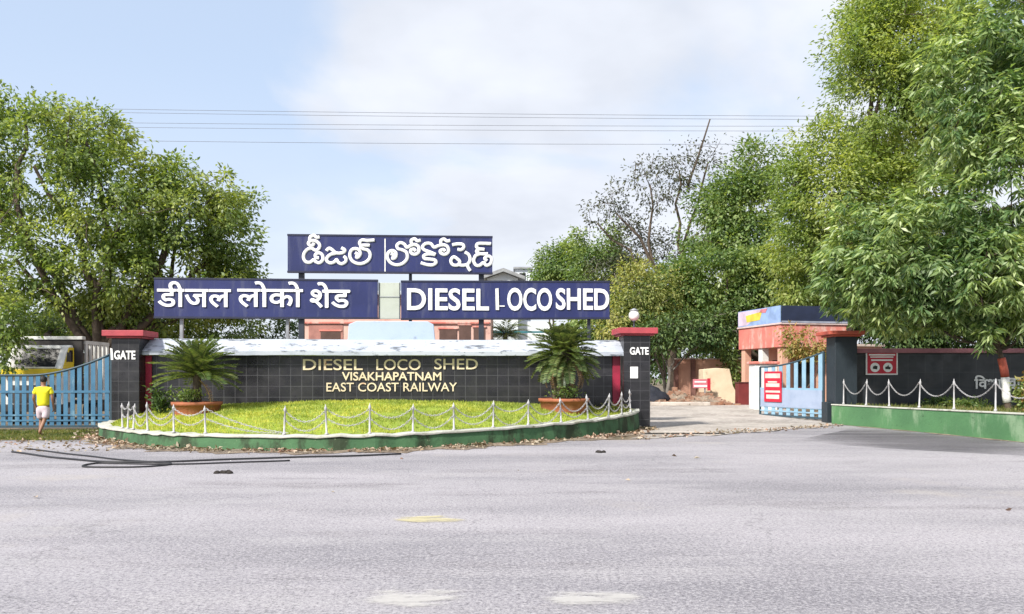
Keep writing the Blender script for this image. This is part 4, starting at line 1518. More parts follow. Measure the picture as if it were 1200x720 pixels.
# boards along the roof edge
lb = thing('roof_sign', 'sky blue printed board along the left edge of the gatehouse roof', 'sign', frame=(GO + Vector((0, 0, zg(4.065))), GA))
MB().box(-0.05, 0.0, 0.0, 3.75, 0, 0.75).build('panel', SKYSIGN, lb)
MB().prism_x([(2.9, 0.04), (3.72, 0.04), (3.72, 0.72), (1.9, 0.72), (1.0, 0.72)], -0.056, -0.051).build('pale_print', pbr('lilac_print', (0.62, 0.50, 0.62), 0.5, bmp=0), lb)
MB().prism_x([(1.7, 0.22), (2.9, 0.18), (3.0, 0.50), (1.5, 0.60)], -0.062, -0.057).build('yellow_print', YELLOWP, lb)
MB().prism_x([(1.2, 0.52), (1.75, 0.56), (1.6, 0.70), (1.05, 0.70)], -0.062, -0.057).build('pink_print', SIGNPINK, lb)
fb = thing('roof_sign', 'dark blue blank board along the front edge of the gatehouse roof', 'sign', frame=(GO + Vector((0, 0, zg(4.065))), GA))
MB().box(0.02, 3.3, -0.05, 0.0, 0, 0.75).build('panel', pbr('navy_board', (0.018, 0.026, 0.06), 0.5), fb)
MB().box(0.0, 3.3, -0.075, -0.052, -0.01, 0.07).build('lower_trim', pbr('grey_trim', (0.32, 0.34, 0.42), 0.6), fb)

p = at(898, 470, 34.6)
pr = thing('gate_pier', 'short white pier with pink cap behind the open gate end', 'pillar', (p.x, p.y, ground_h(0, p.y)))
zt = at(898, 427, 34.6).z
MB().box(p.x - .48, p.x + .48, p.y, p.y + 0.9, 0.0, zt).build('shaft', OFFWHITE, pr, 0.02)
c_ = MB().box(p.x - .56, p.x + .56, p.y - .08, p.y + .98, zt + .002, zt + .12)
c_.build('cap', PINKF, pr, 0.03)

p = at(876.5, 474, 38.6)
ct = thing('maroon_counter', 'maroon panelled counter box at the left of the gatehouse porch', 'counter', (p.x, p.y, ground_h(0, p.y)))
MB().box(p.x - .45, p.x + .43, p.y, p.y + .6, 0.28, 1.36).build('body', MAROON, ct, 0.015)
MB().box(p.x - .49, p.x + .47, p.y - .04, p.y + .64, 1.362, 1.40).build('top', pbr('counter_top', (0.10, 0.03, 0.03), 0.4), ct, 0.01)

# compound wall, cream stub wall, kerb, small board
pw = thing('compound_wall', 'peach plastered compound wall with pale coping behind the drive', 'wall', (10.4, 44.4, 0.3))
xa, xb = at(791, 0, 44).x, at(872, 0, 44).x
zt = at(800, 421.5, 44).z
MB().box(xa, xb, 44, 44.25, 0.2, zt).build('wall_panel', PEACH, pw)
mb = MB()
for i in range(14):
    x0, x1 = xa + (xb - xa) * i / 14, xa + (xb - xa) * (i + 1) / 14
    h = random.uniform(0.05, 0.10)
    mb.box(x0, x1 - 0.01, 43.93, 44.32, zt + .002, zt + h)
mb.build('coping', pbr('pale_coping', (0.60, 0.50, 0.46), 0.8), pw, 0.01)
for px in (792.5, 812.5):
    x = at(px, 0, 43.85).x
    MB().box(x - .12, x + .12, 43.82, 43.995, 0.2, zt).build('pilaster', pbr('dark_pilaster', (0.22, 0.11, 0.09), 0.8), pw)

cw = thing('stub_wall', 'cream rough wall stub stepping down beside the drive', 'wall', (at(843, 0, 41.5).x, 41.6, 0.3))
g = lambda px, py: (at(px, 0, 41.5).x, at(px, py, 41.5).z)
MB().prism_y([g(824.5, 476), g(866, 476), g(864, 466), g(862, 458), g(859, 452), g(857, 441), g(855, 432.5), g(840, 431.5), g(824.5, 433)], 41.5, 42.6).build('block', CREAMW, cw, 0.03)

kb = thing('kerb_stone', 'pale concrete kerb with dark drain gap under it left of the drive', 'kerb', (at(795, 0, 37.6).x, 37.6, 0.28))
xa, xb = at(763, 0, 37.6).x, at(832, 0, 37.6).x
MB().box(xa, xb, 37.5, 38.1, 0.30, 0.47).build('slab', STONE, kb, 0.03)
MB().box(xa, xb - .3, 37.55, 38.0, 0.2, 0.298).build('gap', BLACKHOLE, kb)

dr = thing('drain_slot', 'dark open drain slot across the mouth of the drive', 'drain', (4.7, 22.9, 0.02))
MB().box(3.75, 6.0, 22.82, 23.02, 0.0, 0.035).build('channel', BLACKHOLE, dr)
MB().box(3.7, 5.2, 23.03, 23.6, 0.0, 0.075).build('edge_slab', DRIVE, dr, 0.02)

sb = thing('direction_board', 'small pink board with white words on a post by the cream wall', 'sign', (at(824, 0, 41).x, 41, 0.3))
g = lambda px, py: (at(px, 0, 40.9).x, at(px, py, 40.9).z)
(x0, z1), (x1, z0_) = g(812, 444.5), g(832, 455)
MB().box(x0, x1, 40.88, 40.92, z0_, z1).build('panel', SIGNPINK, sb)
MB().box(x0 + .08, x1 - .2, 40.872, 40.878, z0_ + .28, z0_ + .35).box(x0 + .05, x1 - .15, 40.872, 40.878, z0_ + .06, z0_ + .15).build('print', WHITE, sb)
MB().box(x1 - .14, x1 + .02, 40.866, 40.871, z0_ - .12, z1 + .04).build('red_mark', SIGNRED, sb)
xm = at(826, 0, 40.97).x
MB().box(xm - .035, xm + .035, 40.93, 41.0, 0.25, z1).build('post', STEEL, sb)

# mound of soil and rubble left of the drive
V = []
nx_, ny_ = 40, 22
for j in range(ny_):
    for i in range(nx_):
        x = 6.3 + (10.6 - 6.3) * i / (nx_ - 1)
        y = 38.2 + 5.0 * j / (ny_ - 1)
        e = math.sin(math.pi * i / (nx_ - 1)) ** 0.6 * math.sin(math.pi * min(1, 0.02 + j / (ny_ - 1))) ** 0.7
        V.append((x, y, 0.29 + e * (0.40 + 0.18 * math.sin(x * 4) + 0.12 * math.sin(y * 5 + x * 3) + 0.06 * random.random())))
fs = [(j * nx_ + i, j * nx_ + i + 1, (j + 1) * nx_ + i + 1, (j + 1) * nx_ + i) for j in range(ny_ - 1) for i in range(nx_ - 1)]
tag(link('soil_mound', mesh_arrays('soil_mound', V, fs, DIRT, smooth=True)), kind='structure')
mb = MB()
for _ in range(220):
    b0 = random.choice(V)
    s = random.uniform(0.05, 0.16)
    c = Vector(b0)
    vs = [c + Vector((sx * s * random.uniform(.6, 1.2), sy * s * random.uniform(.5, 1.1), sz * s * random.uniform(.4, .9))) for sz in (-1, 1) for (sx, sy) in ((-1, -1), (1, -1), (1, 1), (-1, 1))]
    mb.add(vs, [(0, 3, 2, 1), (4, 5, 6, 7), (0, 1, 5, 4), (1, 2, 6, 5), (2, 3, 7, 6), (3, 0, 4, 7)])
tag(mb.build('rubble', pbr('rubble', (0.34, 0.24, 0.18), 0.9, (0.26, 0.12, 0.07), 1.3)), 'broken bricks and stones lying on the soil mound', 'rubble', kind='stuff')

tp = at(761, 447, 39.2)
mb = MB()
n1, n2 = 18, 9
V = []
for j in range(n2):
    for i in range(n1):
        a = 2 * math.pi * i / n1
        t_ = j / (n2 - 1)
        rr = (1 - t_ ** 2.2) * (0.95 + 0.12 * math.sin(3 * a) + 0.08 * math.sin(7 * a + j))
        V.append((tp.x + math.cos(a) * rr * 1.0 + 0.12 * math.sin(4 * t_ + a), tp.y + math.sin(a) * rr * 0.6, 0.29 + 0.85 * t_ + 0.10 * math.sin(5 * a + 2 * j) + 0.09 * math.sin(2 * a + 1)))
fs = [(j * n1 + i, j * n1 + (i + 1) % n1, (j + 1) * n1 + (i + 1) % n1, (j + 1) * n1 + i) for j in range(n2 - 1) for i in range(n1)]
tag(link('tarpaulin', mesh_arrays('tarpaulin', V, fs, TARP, smooth=True)), 'dark tarpaulin heaped over something behind the lamp pillar', 'tarpaulin')

# ------------------------------------------------------------------ buildings behind the wall
bl = thing('pink_building', 'low pink plastered building with recessed openings behind the wall', 'building', (at(465, 0, 36).x, 38, 0.25))
xa, xb = at(354.5, 0, 36).x, at(575, 0, 36).x
MB().box(xa, xb, 36, 41, 0.1, 5.25).build('wall', PINK, bl)
MB().box(xa - .1, xb + .1, 35.6, 41.2, 5.252, 5.42).build('roof', PALEW, bl, 0.02)
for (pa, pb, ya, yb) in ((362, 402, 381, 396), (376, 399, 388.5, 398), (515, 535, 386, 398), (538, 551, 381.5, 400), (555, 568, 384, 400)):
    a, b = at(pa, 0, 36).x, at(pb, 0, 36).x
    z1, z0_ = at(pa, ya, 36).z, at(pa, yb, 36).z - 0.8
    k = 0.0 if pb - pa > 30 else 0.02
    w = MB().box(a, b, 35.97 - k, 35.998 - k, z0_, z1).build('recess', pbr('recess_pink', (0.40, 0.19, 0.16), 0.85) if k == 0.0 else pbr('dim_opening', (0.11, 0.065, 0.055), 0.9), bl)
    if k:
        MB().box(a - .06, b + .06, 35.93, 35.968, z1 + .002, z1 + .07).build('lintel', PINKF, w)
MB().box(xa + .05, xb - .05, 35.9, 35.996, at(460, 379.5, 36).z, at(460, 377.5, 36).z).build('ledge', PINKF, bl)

sh = thing('gable_shed', 'pale gabled shed with grey roof far behind the sign boards', 'building', (at(600, 0, 70).x, 78, 0.3))
g = lambda px, py, Y=70: (at(px, 0, Y).x, at(px, py, Y).z)
(xl, zl), (xm, zm), (xr, zr) = g(571, 326.5), g(590, 319.5), g(607, 326.5)
xe = at(648, 0, 70).x
MB().prism_y([(xl, 0), (xr, 0), (xr, zr), (xm, zm), (xl, zl)], 70, 95).build('wall', PALEW, sh)
MB().prism_y([(xl - .6, zl - .15), (xm, zm + .02), (xr + .6, zr - .15), (xr + .6, zr + .12), (xm, zm + .32), (xl - .6, zl + .12)], 69.4, 95.5).build('roof', ROOFGREY, sh)
MB().box(xr + .02, xe, 71, 90, 0, at(620, 376, 70).z).build('annexe', PALEW, sh)
MB().box(xl, xe + .3, 69.7, 69.98, at(620, 390.5, 70).z, at(620, 388.5, 70).z).build('teal_band', TEAL, sh)
wt_ = thing('white_block', 'white boxy block beside the gabled shed', 'building', (at(612, 0, 80).x, 84, 0.3))
(x0, z1), (x1, _) = g(604, 315.5, 80), g(622, 315.5, 80)
MB().box(x0, x1, 80, 88, 0, z1).build('wall', PALEW, wt_)
MB().box(x0 - .2, x1 + .2, 79.7, 88.2, z1 + .002, z1 + .18).build('roof', ROOFGREY, wt_)
MB().box(x0 + .4, x0 + 1.0, 79.95, 79.996, z1 - 1.1, z1 - .4).build('window', BLACKHOLE, wt_)

# ------------------------------------------------------------------ truck behind the left gate
TY = 27.6
tx0, tx1 = at(6, 0, TY).x, at(73, 0, TY).x
tk = thing('small_truck', 'yellow small truck with dark headboard parked behind the left gate', 'truck', ((tx0 + tx1) / 2, TY, 0))
tz = lambda py: EYE - (py - HOR) / F * TY
cabf = MB().prism_x([(TY, 0.55), (TY + 0.72, 0.55), (TY + 0.72, tz(404)), (TY + 0.55, tz(404)), (TY + 0.38, tz(406.5)), (TY, tz(432))], tx0, tx1)
cabf.build('cab', TRUCKW, tk, 0.05)
MB().prism_x([(TY + 0.02, tz(432)), (TY + 0.70, tz(432)), (TY + 0.70, tz(407)), (TY + 0.40, tz(407))], tx1 + 0.002, tx1 + 0.02).build('door', TRUCKY, tk)
MB().prism_x([(TY + 0.22, tz(424)), (TY + 0.62, tz(424)), (TY + 0.62, tz(410)), (TY + 0.42, tz(410))], tx1 + 0.022, tx1 + 0.026).build('side_window', GLASS, tk)
sl = ((TY + 0.38) - TY) / (tz(406.5) - tz(432))
ws = MB()
za, zb2 = tz(430), tz(408.5)
ya, yb = TY + sl * (za - tz(432)) - 0.012, TY + sl * (zb2 - tz(432)) - 0.012
ws.add([(tx0 + .13, ya, za), (tx1 - .26, ya, za), (tx1 - .26, yb, zb2), (tx0 + .13, yb, zb2)], [(0, 1, 2, 3)])
ws.v += [(x, y + 0.008, z) for x, y, z in ws.v[:4]]
ws.f += [(7, 6, 5, 4), (0, 4, 5, 1), (1, 5, 6, 2), (2, 6, 7, 3), (3, 7, 4, 0)]
ws.sm += [False] * 5
ws.build('windscreen', GLASS, tk)
vz = MB()
vz.add([(tx0 + .10, yb - .03, zb2 + .01), (tx1 - .22, yb - .03, zb2 + .01), (tx1 - .22, yb + .02, zb2 + .12), (tx0 + .10, yb + .02, zb2 + .12)], [(0, 1, 2, 3)])
vz.v += [(x, y + 0.02, z) for x, y, z in vz.v[:4]]
vz.f += [(7, 6, 5, 4), (0, 4, 5, 1), (1, 5, 6, 2), (2, 6, 7, 3), (3, 7, 4, 0)]
vz.sm += [False] * 5
vz.build('visor', TRUCKW, tk)
MB().box(tx0 - .05, tx1 + .02, TY - 0.16, TY - 0.02, tz(441), tz(432.5)).build('front_band', TRUCKY, tk, 0.02)
MB().box(tx0 + .1, tx1 - .2, TY - 0.07, TY - 0.01, tz(432), tz(430.2)).build('wiper_panel', TRUCKW, tk, 0.01)
MB().box(tx0 + .25, tx1 - .25, TY - 0.05, TY - 0.005, 0.75, 1.35).build('grille', TRUCKD, tk)
MB().box(tx0 - .1, tx1 + .1, TY - 0.25, TY - 0.05, 0.45, 0.70).build('bumper', TRUCKD, tk, 0.03)
for x in (tx0 + .16, tx1 - .16):
    MB().lathe([(0.11, 0), (0.12, 0.03), (0.09, 0.05), (0.02, 0.055)], 0, 0, 16).build('headlight', GLASS, tk)
    h = bpy.context.scene.objects[-1] if False else None
for o in [o for o in bpy.data.objects if o.name.startswith('headlight')]:
    pass
k = 0
for o in list(tk.children):
    if o.name.startswith('headlight'):
        x = (tx0 + .16, tx1 - .16)[k]
        o.data.transform(Matrix.Translation(OFF[tk.name]))
        o.data.transform(Matrix.Rotation(R(90), 4, 'X'))
        o.data.transform(Matrix.Translation(Vector((x, TY - 0.005, 1.05)) - OFF[tk.name]))
        k += 1
hbd = MB().box(tx0 - .02, tx1 + .22, TY + 0.85, TY + 0.97, 0.9, tz(397))
hbd.build('headboard', TRUCKD, tk, 0.02)
MB().box(tx0 - .06, tx1 + .26, TY + 0.80, TY + 1.03, tz(397) + 0.002, tz(395) + 0.06).build('top_rail', TRUCKW, tk, 0.015)
bd = MB()
xs0 = tx1 + .20
for i in range(6):
    y = TY + 1.10 + i * 0.30
    bd.box(xs0 - .03, xs0 + .03, y, y + 0.13, 0.9, tz(402))
bd.box(xs0 - .035, xs0 + .035, TY + 1.05, TY + 2.75, tz(402) + .002, tz(402) + 0.12)
bd.box(xs0 - .035, xs0 + .035, TY + 1.05, TY + 2.75, 0.8, 0.898)
bd.build('side_slats', TRUCKW, tk)
MB().box(tx0, tx1 + .2, TY + 1.0, TY + 2.75, 0.68, 0.79).build('bed', TRUCKD, tk)
for (x, y) in ((tx0 + .1, TY + .4), (tx1 - .1, TY + .4), (tx0 + .1, TY + 2.1), (tx1 - .1, TY + 2.1)):
    w = MB()
    w.tube([(x - .12, y, 0.38), (x + .12, y, 0.38)], 0.38, 20)
    w = w.build('wheel', RUBBER, tk)
    MB().tube([(x - .125, y, 0.38), (x + .125, y, 0.38)], 0.20, 14).build('rim', STEEL, w)
MB().box(tx1 + .04, tx1 + .16, TY + .2, TY + .26, tz(424), tz(413)).build('mirror', TRUCKD, tk, 0.01)

# ------------------------------------------------------------------ person walking by the gate
def skin_mesh(name, verts, edges, radii, mat, parent, sub=2):
    me = bpy.data.meshes.new(name)
    me.from_pydata([tuple(v) for v in verts], edges, [])
    o = bpy.data.objects.new(name, me)
    COL.objects.link(o)
    sk = o.modifiers.new('skin', 'SKIN')
    sk.use_smooth_shade = True
    for d, r in zip(me.skin_vertices[0].data, radii):
        d.radius = r if hasattr(r, '__len__') else (r, r)
        d.use_root = False
    me.skin_vertices[0].data[0].use_root = True
    ss = o.modifiers.new('sub', 'SUBSURF')
    ss.levels = ss.render_levels = sub
    dg = bpy.context.evaluated_depsgraph_get()
    m2 = bpy.data.meshes.new_from_object(o.evaluated_get(dg))
    bpy.data.objects.remove(o)
    m2.materials.clear()
    m2.materials.append(mat)
    m2.polygons.foreach_set('use_smooth', np.ones(len(m2.polygons), dtype=bool))
    r = bpy.data.objects.new(name, m2)
    COL.objects.link(r)
    r.parent = parent
    return r


PB = at(50.5, 511.5, 22.0)
pe = thing('person', 'person in yellow shirt and pale shorts walking away beside the blue gate', 'person', frame=(Vector((PB.x, PB.y, 0.02)), R(8)))
# x right, y away from the camera, z up ; 1.60 m tall, one foot ahead
B, E_, Rr = [], [], []


def jv(p, r, link_to=None):
    B.append(p)
    Rr.append(r)
    if link_to is not None:
        E_.append((link_to, len(B) - 1))
    return len(B) - 1


pv = jv((0, 0, 0.82), (0.125, 0.10))
w1 = jv((0, 0.01, 0.97), (0.118, 0.088), pv)
ch = jv((0, 0.02, 1.15), (0.138, 0.098), w1)
sh_ = jv((0, 0.01, 1.29), (0.105, 0.075), ch)
nk = jv((0, 0.02, 1.37), 0.050, sh_)
hd0 = jv((0, 0.03, 1.44), (0.066, 0.074), nk)
hd1 = jv((0, 0.035, 1.53), (0.074, 0.086), hd0)
hd2 = jv((0, 0.03, 1.60), (0.045, 0.055), hd1)
for s, arm, leg in ((-1, [(-0.17, 0.01, 1.28, .052), (-0.215, -0.02, 1.14, .044), (-0.235, -0.03, 1.02, .037), (-0.235, 0.06, 0.90, .030), (-0.232, 0.12, 0.80, .024)],
                     [(-0.085, 0.0, 0.76, .085), (-0.09, 0.06, 0.58, .070), (-0.085, 0.10, 0.43, .053), (-0.085, 0.06, 0.26, .050), (-0.08, 0.03, 0.09, .034)]),
                    (1, [(0.17, 0.01, 1.28, .052), (0.215, 0.02, 1.14, .044), (0.235, 0.0, 1.02, .037), (0.23, 0.05, 0.90, .030), (0.222, 0.09, 0.80, .024)],
                     [(0.085, 0.0, 0.76, .085), (0.075, -0.02, 0.58, .070), (0.055, -0.05, 0.43, .053), (0.03, -0.15, 0.27, .050), (0.01, -0.25, 0.13, .034)])):
    k = sh_
    for (x, y, z, r) in arm:
        k = jv((x, y, z), r, k)
    hand = k
    pm_ = jv((s * 0.228, (0.15 if s < 0 else 0.11), 0.745), (0.022, 0.034), hand)
    for fi, (dy, ln) in enumerate(((-0.026, 0.066), (-0.009, 0.076), (0.009, 0.070), (0.025, 0.054))):
        a_ = jv((s * 0.224, B[pm_][1] + dy, 0.715), 0.0095, pm_)
        b_ = jv((s * 0.214, B[pm_][1] + dy * 1.1, 0.715 - ln * 0.6), 0.0085, a_)
        jv((s * 0.198, B[pm_][1] + dy * 1.1, 0.715 - ln), 0.007, b_)
    a_ = jv((s * 0.205, B[pm_][1] + 0.03, 0.755), 0.010, hand)
    jv((s * 0.192, B[pm_][1] + 0.042, 0.72), 0.008, a_)
    k = pv
    for (x, y, z, r) in leg:
        k = jv((x, y, z), r, k)
    fx, fy, fz = B[k]
    if s < 0:
        f1 = jv((fx, fy + 0.06, 0.045), (0.034, 0.028), k)
        jv((fx - 0.01, fy + 0.17, 0.03), (0.036, 0.018), f1)
    else:
        f1 = jv((fx, fy + 0.05, 0.075), (0.034, 0.028), k)
        jv((fx, fy + 0.13, 0.03), (0.034, 0.02), f1)
skin_mesh('body', B, E_, Rr, SKIN, pe)
skin_mesh('shirt', [(0, 0.005, 0.76), (0, 0.01, 0.95), (0, 0.02, 1.14), (0, 0.012, 1.285), (-0.175, 0.01, 1.275), (-0.222, -0.02, 1.12), (0.175, 0.01, 1.275), (0.222, 0.02, 1.12), (0, 0.02, 1.345)],
          [(0, 1), (1, 2), (2, 3), (3, 4), (4, 5), (3, 6), (6, 7), (3, 8)],
          [(0.178, 0.142), (0.166, 0.13), (0.170, 0.126), (0.125, 0.095), .072, .068, .072, .068, .062], SHIRT, pe)
skin_mesh('shorts', [(0, 0, 0.85), (0, 0, 0.76), (-0.088, 0.01, 0.68), (-0.09, 0.085, 0.46), (0.088, -0.005, 0.68), (0.068, -0.04, 0.46)],
          [(0, 1), (1, 2), (2, 3), (1, 4), (4, 5)], [(0.142, 0.115), (0.145, 0.118), .104, .098, .104, .098], SHORTS, pe)
hr = MB()
hr.v, hr.f = [], []
nu, nv_ = 18, 10
for j in range(nv_ + 1):
    th = math.pi * 0.62 * j / nv_
    for i in range(nu):
        ph = 2 * math.pi * i / nu
        back = -math.sin(ph)
        ex = 1.0 + 0.06 * math.sin(ph * 5 + j)
        low_ = th * (1.0 + 0.25 * max(0, back) - 0.25 * max(0, -back))
        hr.v.append((0.083 * math.sin(low_) * math.cos(ph) * ex, 0.032 + 0.096 * math.sin(low_) * math.sin(ph) * ex, 1.535 + 0.105 * math.cos(low_)))
for j in range(nv_):
    for i in range(nu):
        hr.f.append((j * nu + i, j * nu + (i + 1) % nu, (j + 1) * nu + (i + 1) % nu, (j + 1) * nu + i))
        hr.sm.append(True)
hr.build('hair', HAIR, pe)
for s in (-1, 1):
    MB().lathe([(0.004, -0.012), (0.018, -0.006), (0.024, 0.006), (0.006, 0.012)], 0, 0, 10).build('ear', SKIN, pe)
k = 0
for o in list(pe.children):
    if o.name.startswith('ear'):
        s = (-1, 1)[k]
        o.data.transform(Matrix.Rotation(R(90), 4, 'Y'))
        o.data.transform(Matrix.Translation(Vector((s * 0.082, 0.04, 1.50))))
        k += 1
fc = MB()
fc.tube([(0, 0.112, 1.53), (0, 0.128, 1.50), (0, 0.122, 1.49)], [0.008, 0.014, 0.012], 8)
fc.build('nose', SKIN, pe)
MB().tube([(-0.022, 0.108, 1.462), (0, 0.114, 1.461), (0.022, 0.108, 1.462)], [0.004, 0.007, 0.004], 6).build('mouth', pbr('lip', (0.2, 0.07, 0.05), 0.5), pe)
for s in (-1, 1):
    MB().tube([(s * 0.036, 0.098, 1.525), (s * 0.026, 0.106, 1.525), (s * 0.018, 0.104, 1.525)], [0.004, 0.008, 0.004], 6).build('eye', GLASS, pe)

# ------------------------------------------------------------------ hoses on the road
def hose(label, pts, r):
    P = [at(px, py, EYE * F / (py - HOR)) for px, py in pts]
    P = [Vector((p.x, p.y, r + 0.006)) for p in P]
    P = catmull(P, 8)
    P = [p + Vector((0, 0.03 * math.sin(i * 0.6), 0)) for i, p in enumerate(P)]
    tag(MB().tube(P, r, 6).build('hose', RUBBER), label, 'hose')


hose('black hose running from the verge along the lawn island kerb', [(14, 531), (60, 537), (110, 542), (170, 543), (240, 541), (320, 538), (400, 536), (470, 533.5)], 0.019)
hose('black hose looped on the road, its loop in front of the kerb', [(30, 527), (80, 533), (130, 539), (200, 545), (150, 549), (98, 548), (120, 544), (180, 545.5), (260, 544), (340, 541)], 0.016)
for (px, py, s_) in ((262, 555, .10), (700, 531, .09)):
    p = at(px, py, EYE * F / (py - HOR))
    mb = MB()
    for _ in range(5):
        c = Vector((p.x + random.gauss(0, s_ * .8), p.y + random.gauss(0, s_ * .5), 0.004))
        mb.lathe([(s_ * .6, c.z), (s_ * .5, c.z + .03), (s_ * .2, c.z + .05)], c.x, c.y, 7)
    tag(mb.build('dung_pat', pbr('dark_clod', (0.03, 0.025, 0.022), 0.9)), 'small dark clod lying on the road ' + ('left of centre' if px < 500 else 'near the right end of the lawn'), 'clod')

# ------------------------------------------------------------------ overhead wires
def wire(label, ya, yb, Y, sag=5):
    pts = []
    for i in range(41):
        t = i / 40
        px = -260 + 1760 * t
        p = at(px, ya + (yb - ya) * t, Y)
        p.z -= sag * 4 * t * (1 - t) * Y / F * 1.0
        pts.append(p)
    tag(MB().tube(pts, 0.015, 5).build('overhead_wire', WIRE), label, 'wire', 'overhead wires across the sky')


wire('overhead wire, topmost of the set', 121, 137, 58)
wire('overhead wire, second from the top', 125, 141, 59)
wire('overhead wire, middle one', 139, 146, 60)
wire('overhead wire, fourth from the top', 144, 152, 61)
wire('thicker overhead wire, lowest of the set', 158, 164, 57, 8)

# ------------------------------------------------------------------ trees
gz = lambda y: ground_h(0, y)
LB = at(112, 0, 34)
tree('broad_tree', 'broad olive green tree with spreading limbs rising behind the left gate', (LB.x, 34, gz(34)),
     [(40, 195, 34, 95, 80, 3.2), (150, 235, 34, 85, 70, 3.0), (15, 300, 33.5, 80, 75, 2.6), (205, 290, 35, 72, 70, 2.6), (268, 285, 36, 44, 70, 2.0),
      (110, 325, 34, 95, 52, 2.6), (-60, 210, 34, 80, 90, 3), (262, 335, 36, 52, 42, 1.8), (100, 165, 35, 65, 42, 2.2), (30, 140, 35, 60, 36, 2.0), (180, 370, 36, 80, 30, 2), (205, 225, 35, 52, 45, 2.2), (238, 245, 35, 48, 45, 2.0), (60, 385, 38, 70, 26, 2)],
     1350, 58, 0.52, 0.20, L_LEFT, tr=0.36, fork=0.30, twigs=280, aspect=0.5, shell=0.45, gap=-0.9)
q = at(-34, 0, 26.4)
tree('leafy_bush', 'bright leafy bush overhanging the truck at the left edge', (q.x, 26.4, 0), [(2, 378, 26.4, 24, 36, .7), (8, 410, 26.4, 18, 24, .5), (-20, 350, 26.4, 35, 30, .8)],
     90, 36, 0.35, 0.16, L_LEFT, tr=0.09, twigs=40, cat='bush')
q = at(225, 0, 38)
tree('small_tree', 'low bushy tree behind the left part of the canopy', (q.x, 38, gz(38)), [(200, 392, 38, 45, 26, 1.5), (255, 385, 38, 50, 30, 1.5)], 130, 44, 0.5, 0.2, L_MID, tr=0.14, twigs=50)
q = at(310, 0, 42)
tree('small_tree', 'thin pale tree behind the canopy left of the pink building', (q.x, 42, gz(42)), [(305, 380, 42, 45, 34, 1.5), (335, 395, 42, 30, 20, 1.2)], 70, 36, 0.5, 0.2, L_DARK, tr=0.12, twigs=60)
q = at(600, 0, 32)

# right side
def banded(mb):
    pass


RB = Vector((15.12, 24.6, 0.55))
drp = tree('drooping_tree', 'tall tree with long drooping glossy leaves and painted trunk behind the right planter', RB,
           [(1140, 110, 25, 66, 120, 2.0), (1085, 285, 24.8, 78, 78, 1.9), (1150, 320, 24, 75, 60, 1.7), (1185, 210, 24, 62, 130, 1.8), (1045, 322, 25.5, 64, 52, 1.6), (1200, 20, 25, 62, 80, 1.8),
            (1215, 345, 23.6, 40, 44, 1.0), (1010, 285, 26.5, 44, 56, 1.4), (1100, 345, 25, 60, 36, 1.2), (1250, 150, 25, 80, 160, 2), (1157, 395, 23.8, 9, 20, .4), (1060, 366, 26, 60, 28, 1.2), (1010, 345, 27, 34, 34, 1.2), (1140, 375, 25, 60, 22, 1.2), (985, 330, 27, 30, 36, 1.2)],
           2900, 22, 0.5, 0.275, L_DROOP, tr=0.085, fork=0.42, twigs=200, droop=0.55, upbias=0.6, aspect=0.25, shell=0.5, whorl=True)
tp_ = [c for c in drp.children if c.name.startswith('trunk')][0]
for nm, za, zb2, m in (('white_band', 0.85, 1.62, OFFWHITE), ('red_band', 1.625, 2.2, BRICKRED)):
    b = MB()
    loc = []
    # follow the trunk's lowest run of vertices
    vs = [v.co + RB for v in tp_.data.vertices][:80]
    rings = [sum((vs[r * 10 + j] for j in range(10)), Vector()) / 10 for r in range(8)]
    pts = []
    for zz in np.linspace(za, zb2, 5):
        k = max(0, min(6, sum(1 for r in rings if r.z < zz) - 1))
        a_, b_ = rings[k], rings[k + 1]
        pts.append(a_.lerp(b_, (zz - a_.z) / max(1e-4, b_.z - a_.z)))
    b.tube(pts, 0.116, 14)
    b.build(nm, m, tp_)

q = at(1035, 0, 37)
tree('feathery_tree', 'tall yellow green feathery tree behind the gatehouse', (q.x, 41.5, gz(41)),
     [(1032, 110, 40, 60, 104, 3.2), (972, 228, 39.5, 54, 84, 2.8), (1070, 50, 40, 84, 84, 3.2), (938, 300, 41, 42, 62, 2.2), (1036, 10, 40, 36, 50, 2.4), (1085, 190, 40.5, 60, 95, 2.8),
      (1000, 320, 41, 70, 52, 2.4), (928, 215, 40, 18, 30, 1.4), (1130, 90, 41, 64, 95, 2.8), (1035, 250, 40, 60, 80, 2.6), (1060, 330, 42, 70, 60, 2.4)],
     2100, 58, 0.72, 0.21, L_YEL, tr=0.42, fork=0.5, twigs=150, aspect=0.42, flat=0.45, shell=0.5, gap=-1.6)
q = at(868, 0, 52)
tree('round_tree', 'dense mid green tree left of the tall feathery tree', (q.x, 52, gz(52)),
     [(862, 240, 52, 46, 48, 2.6), (890, 205, 52, 30, 38, 2.0), (832, 265, 52, 30, 48, 2.2), (880, 290, 51, 52, 48, 2.6)],
     420, 52, 0.75, 0.26, L_MID, tr=0.3, fork=0.35, twigs=50, aspect=0.5)
q = at(900, 0, 46)
tree('round_tree', 'lower leafy tree just over the gatehouse roof', (q.x, 46.5, gz(46)),
     [(852, 325, 46, 50, 42, 2.0), (905, 325, 46, 52, 42, 2.0), (818, 345, 46, 34, 42, 1.8), (945, 345, 45, 40, 34, 1.8), (870, 360, 46, 55, 34, 1.8)],
     420, 50, 0.65, 0.24, L_MID, tr=0.24, fork=0.4, twigs=60, aspect=0.48)


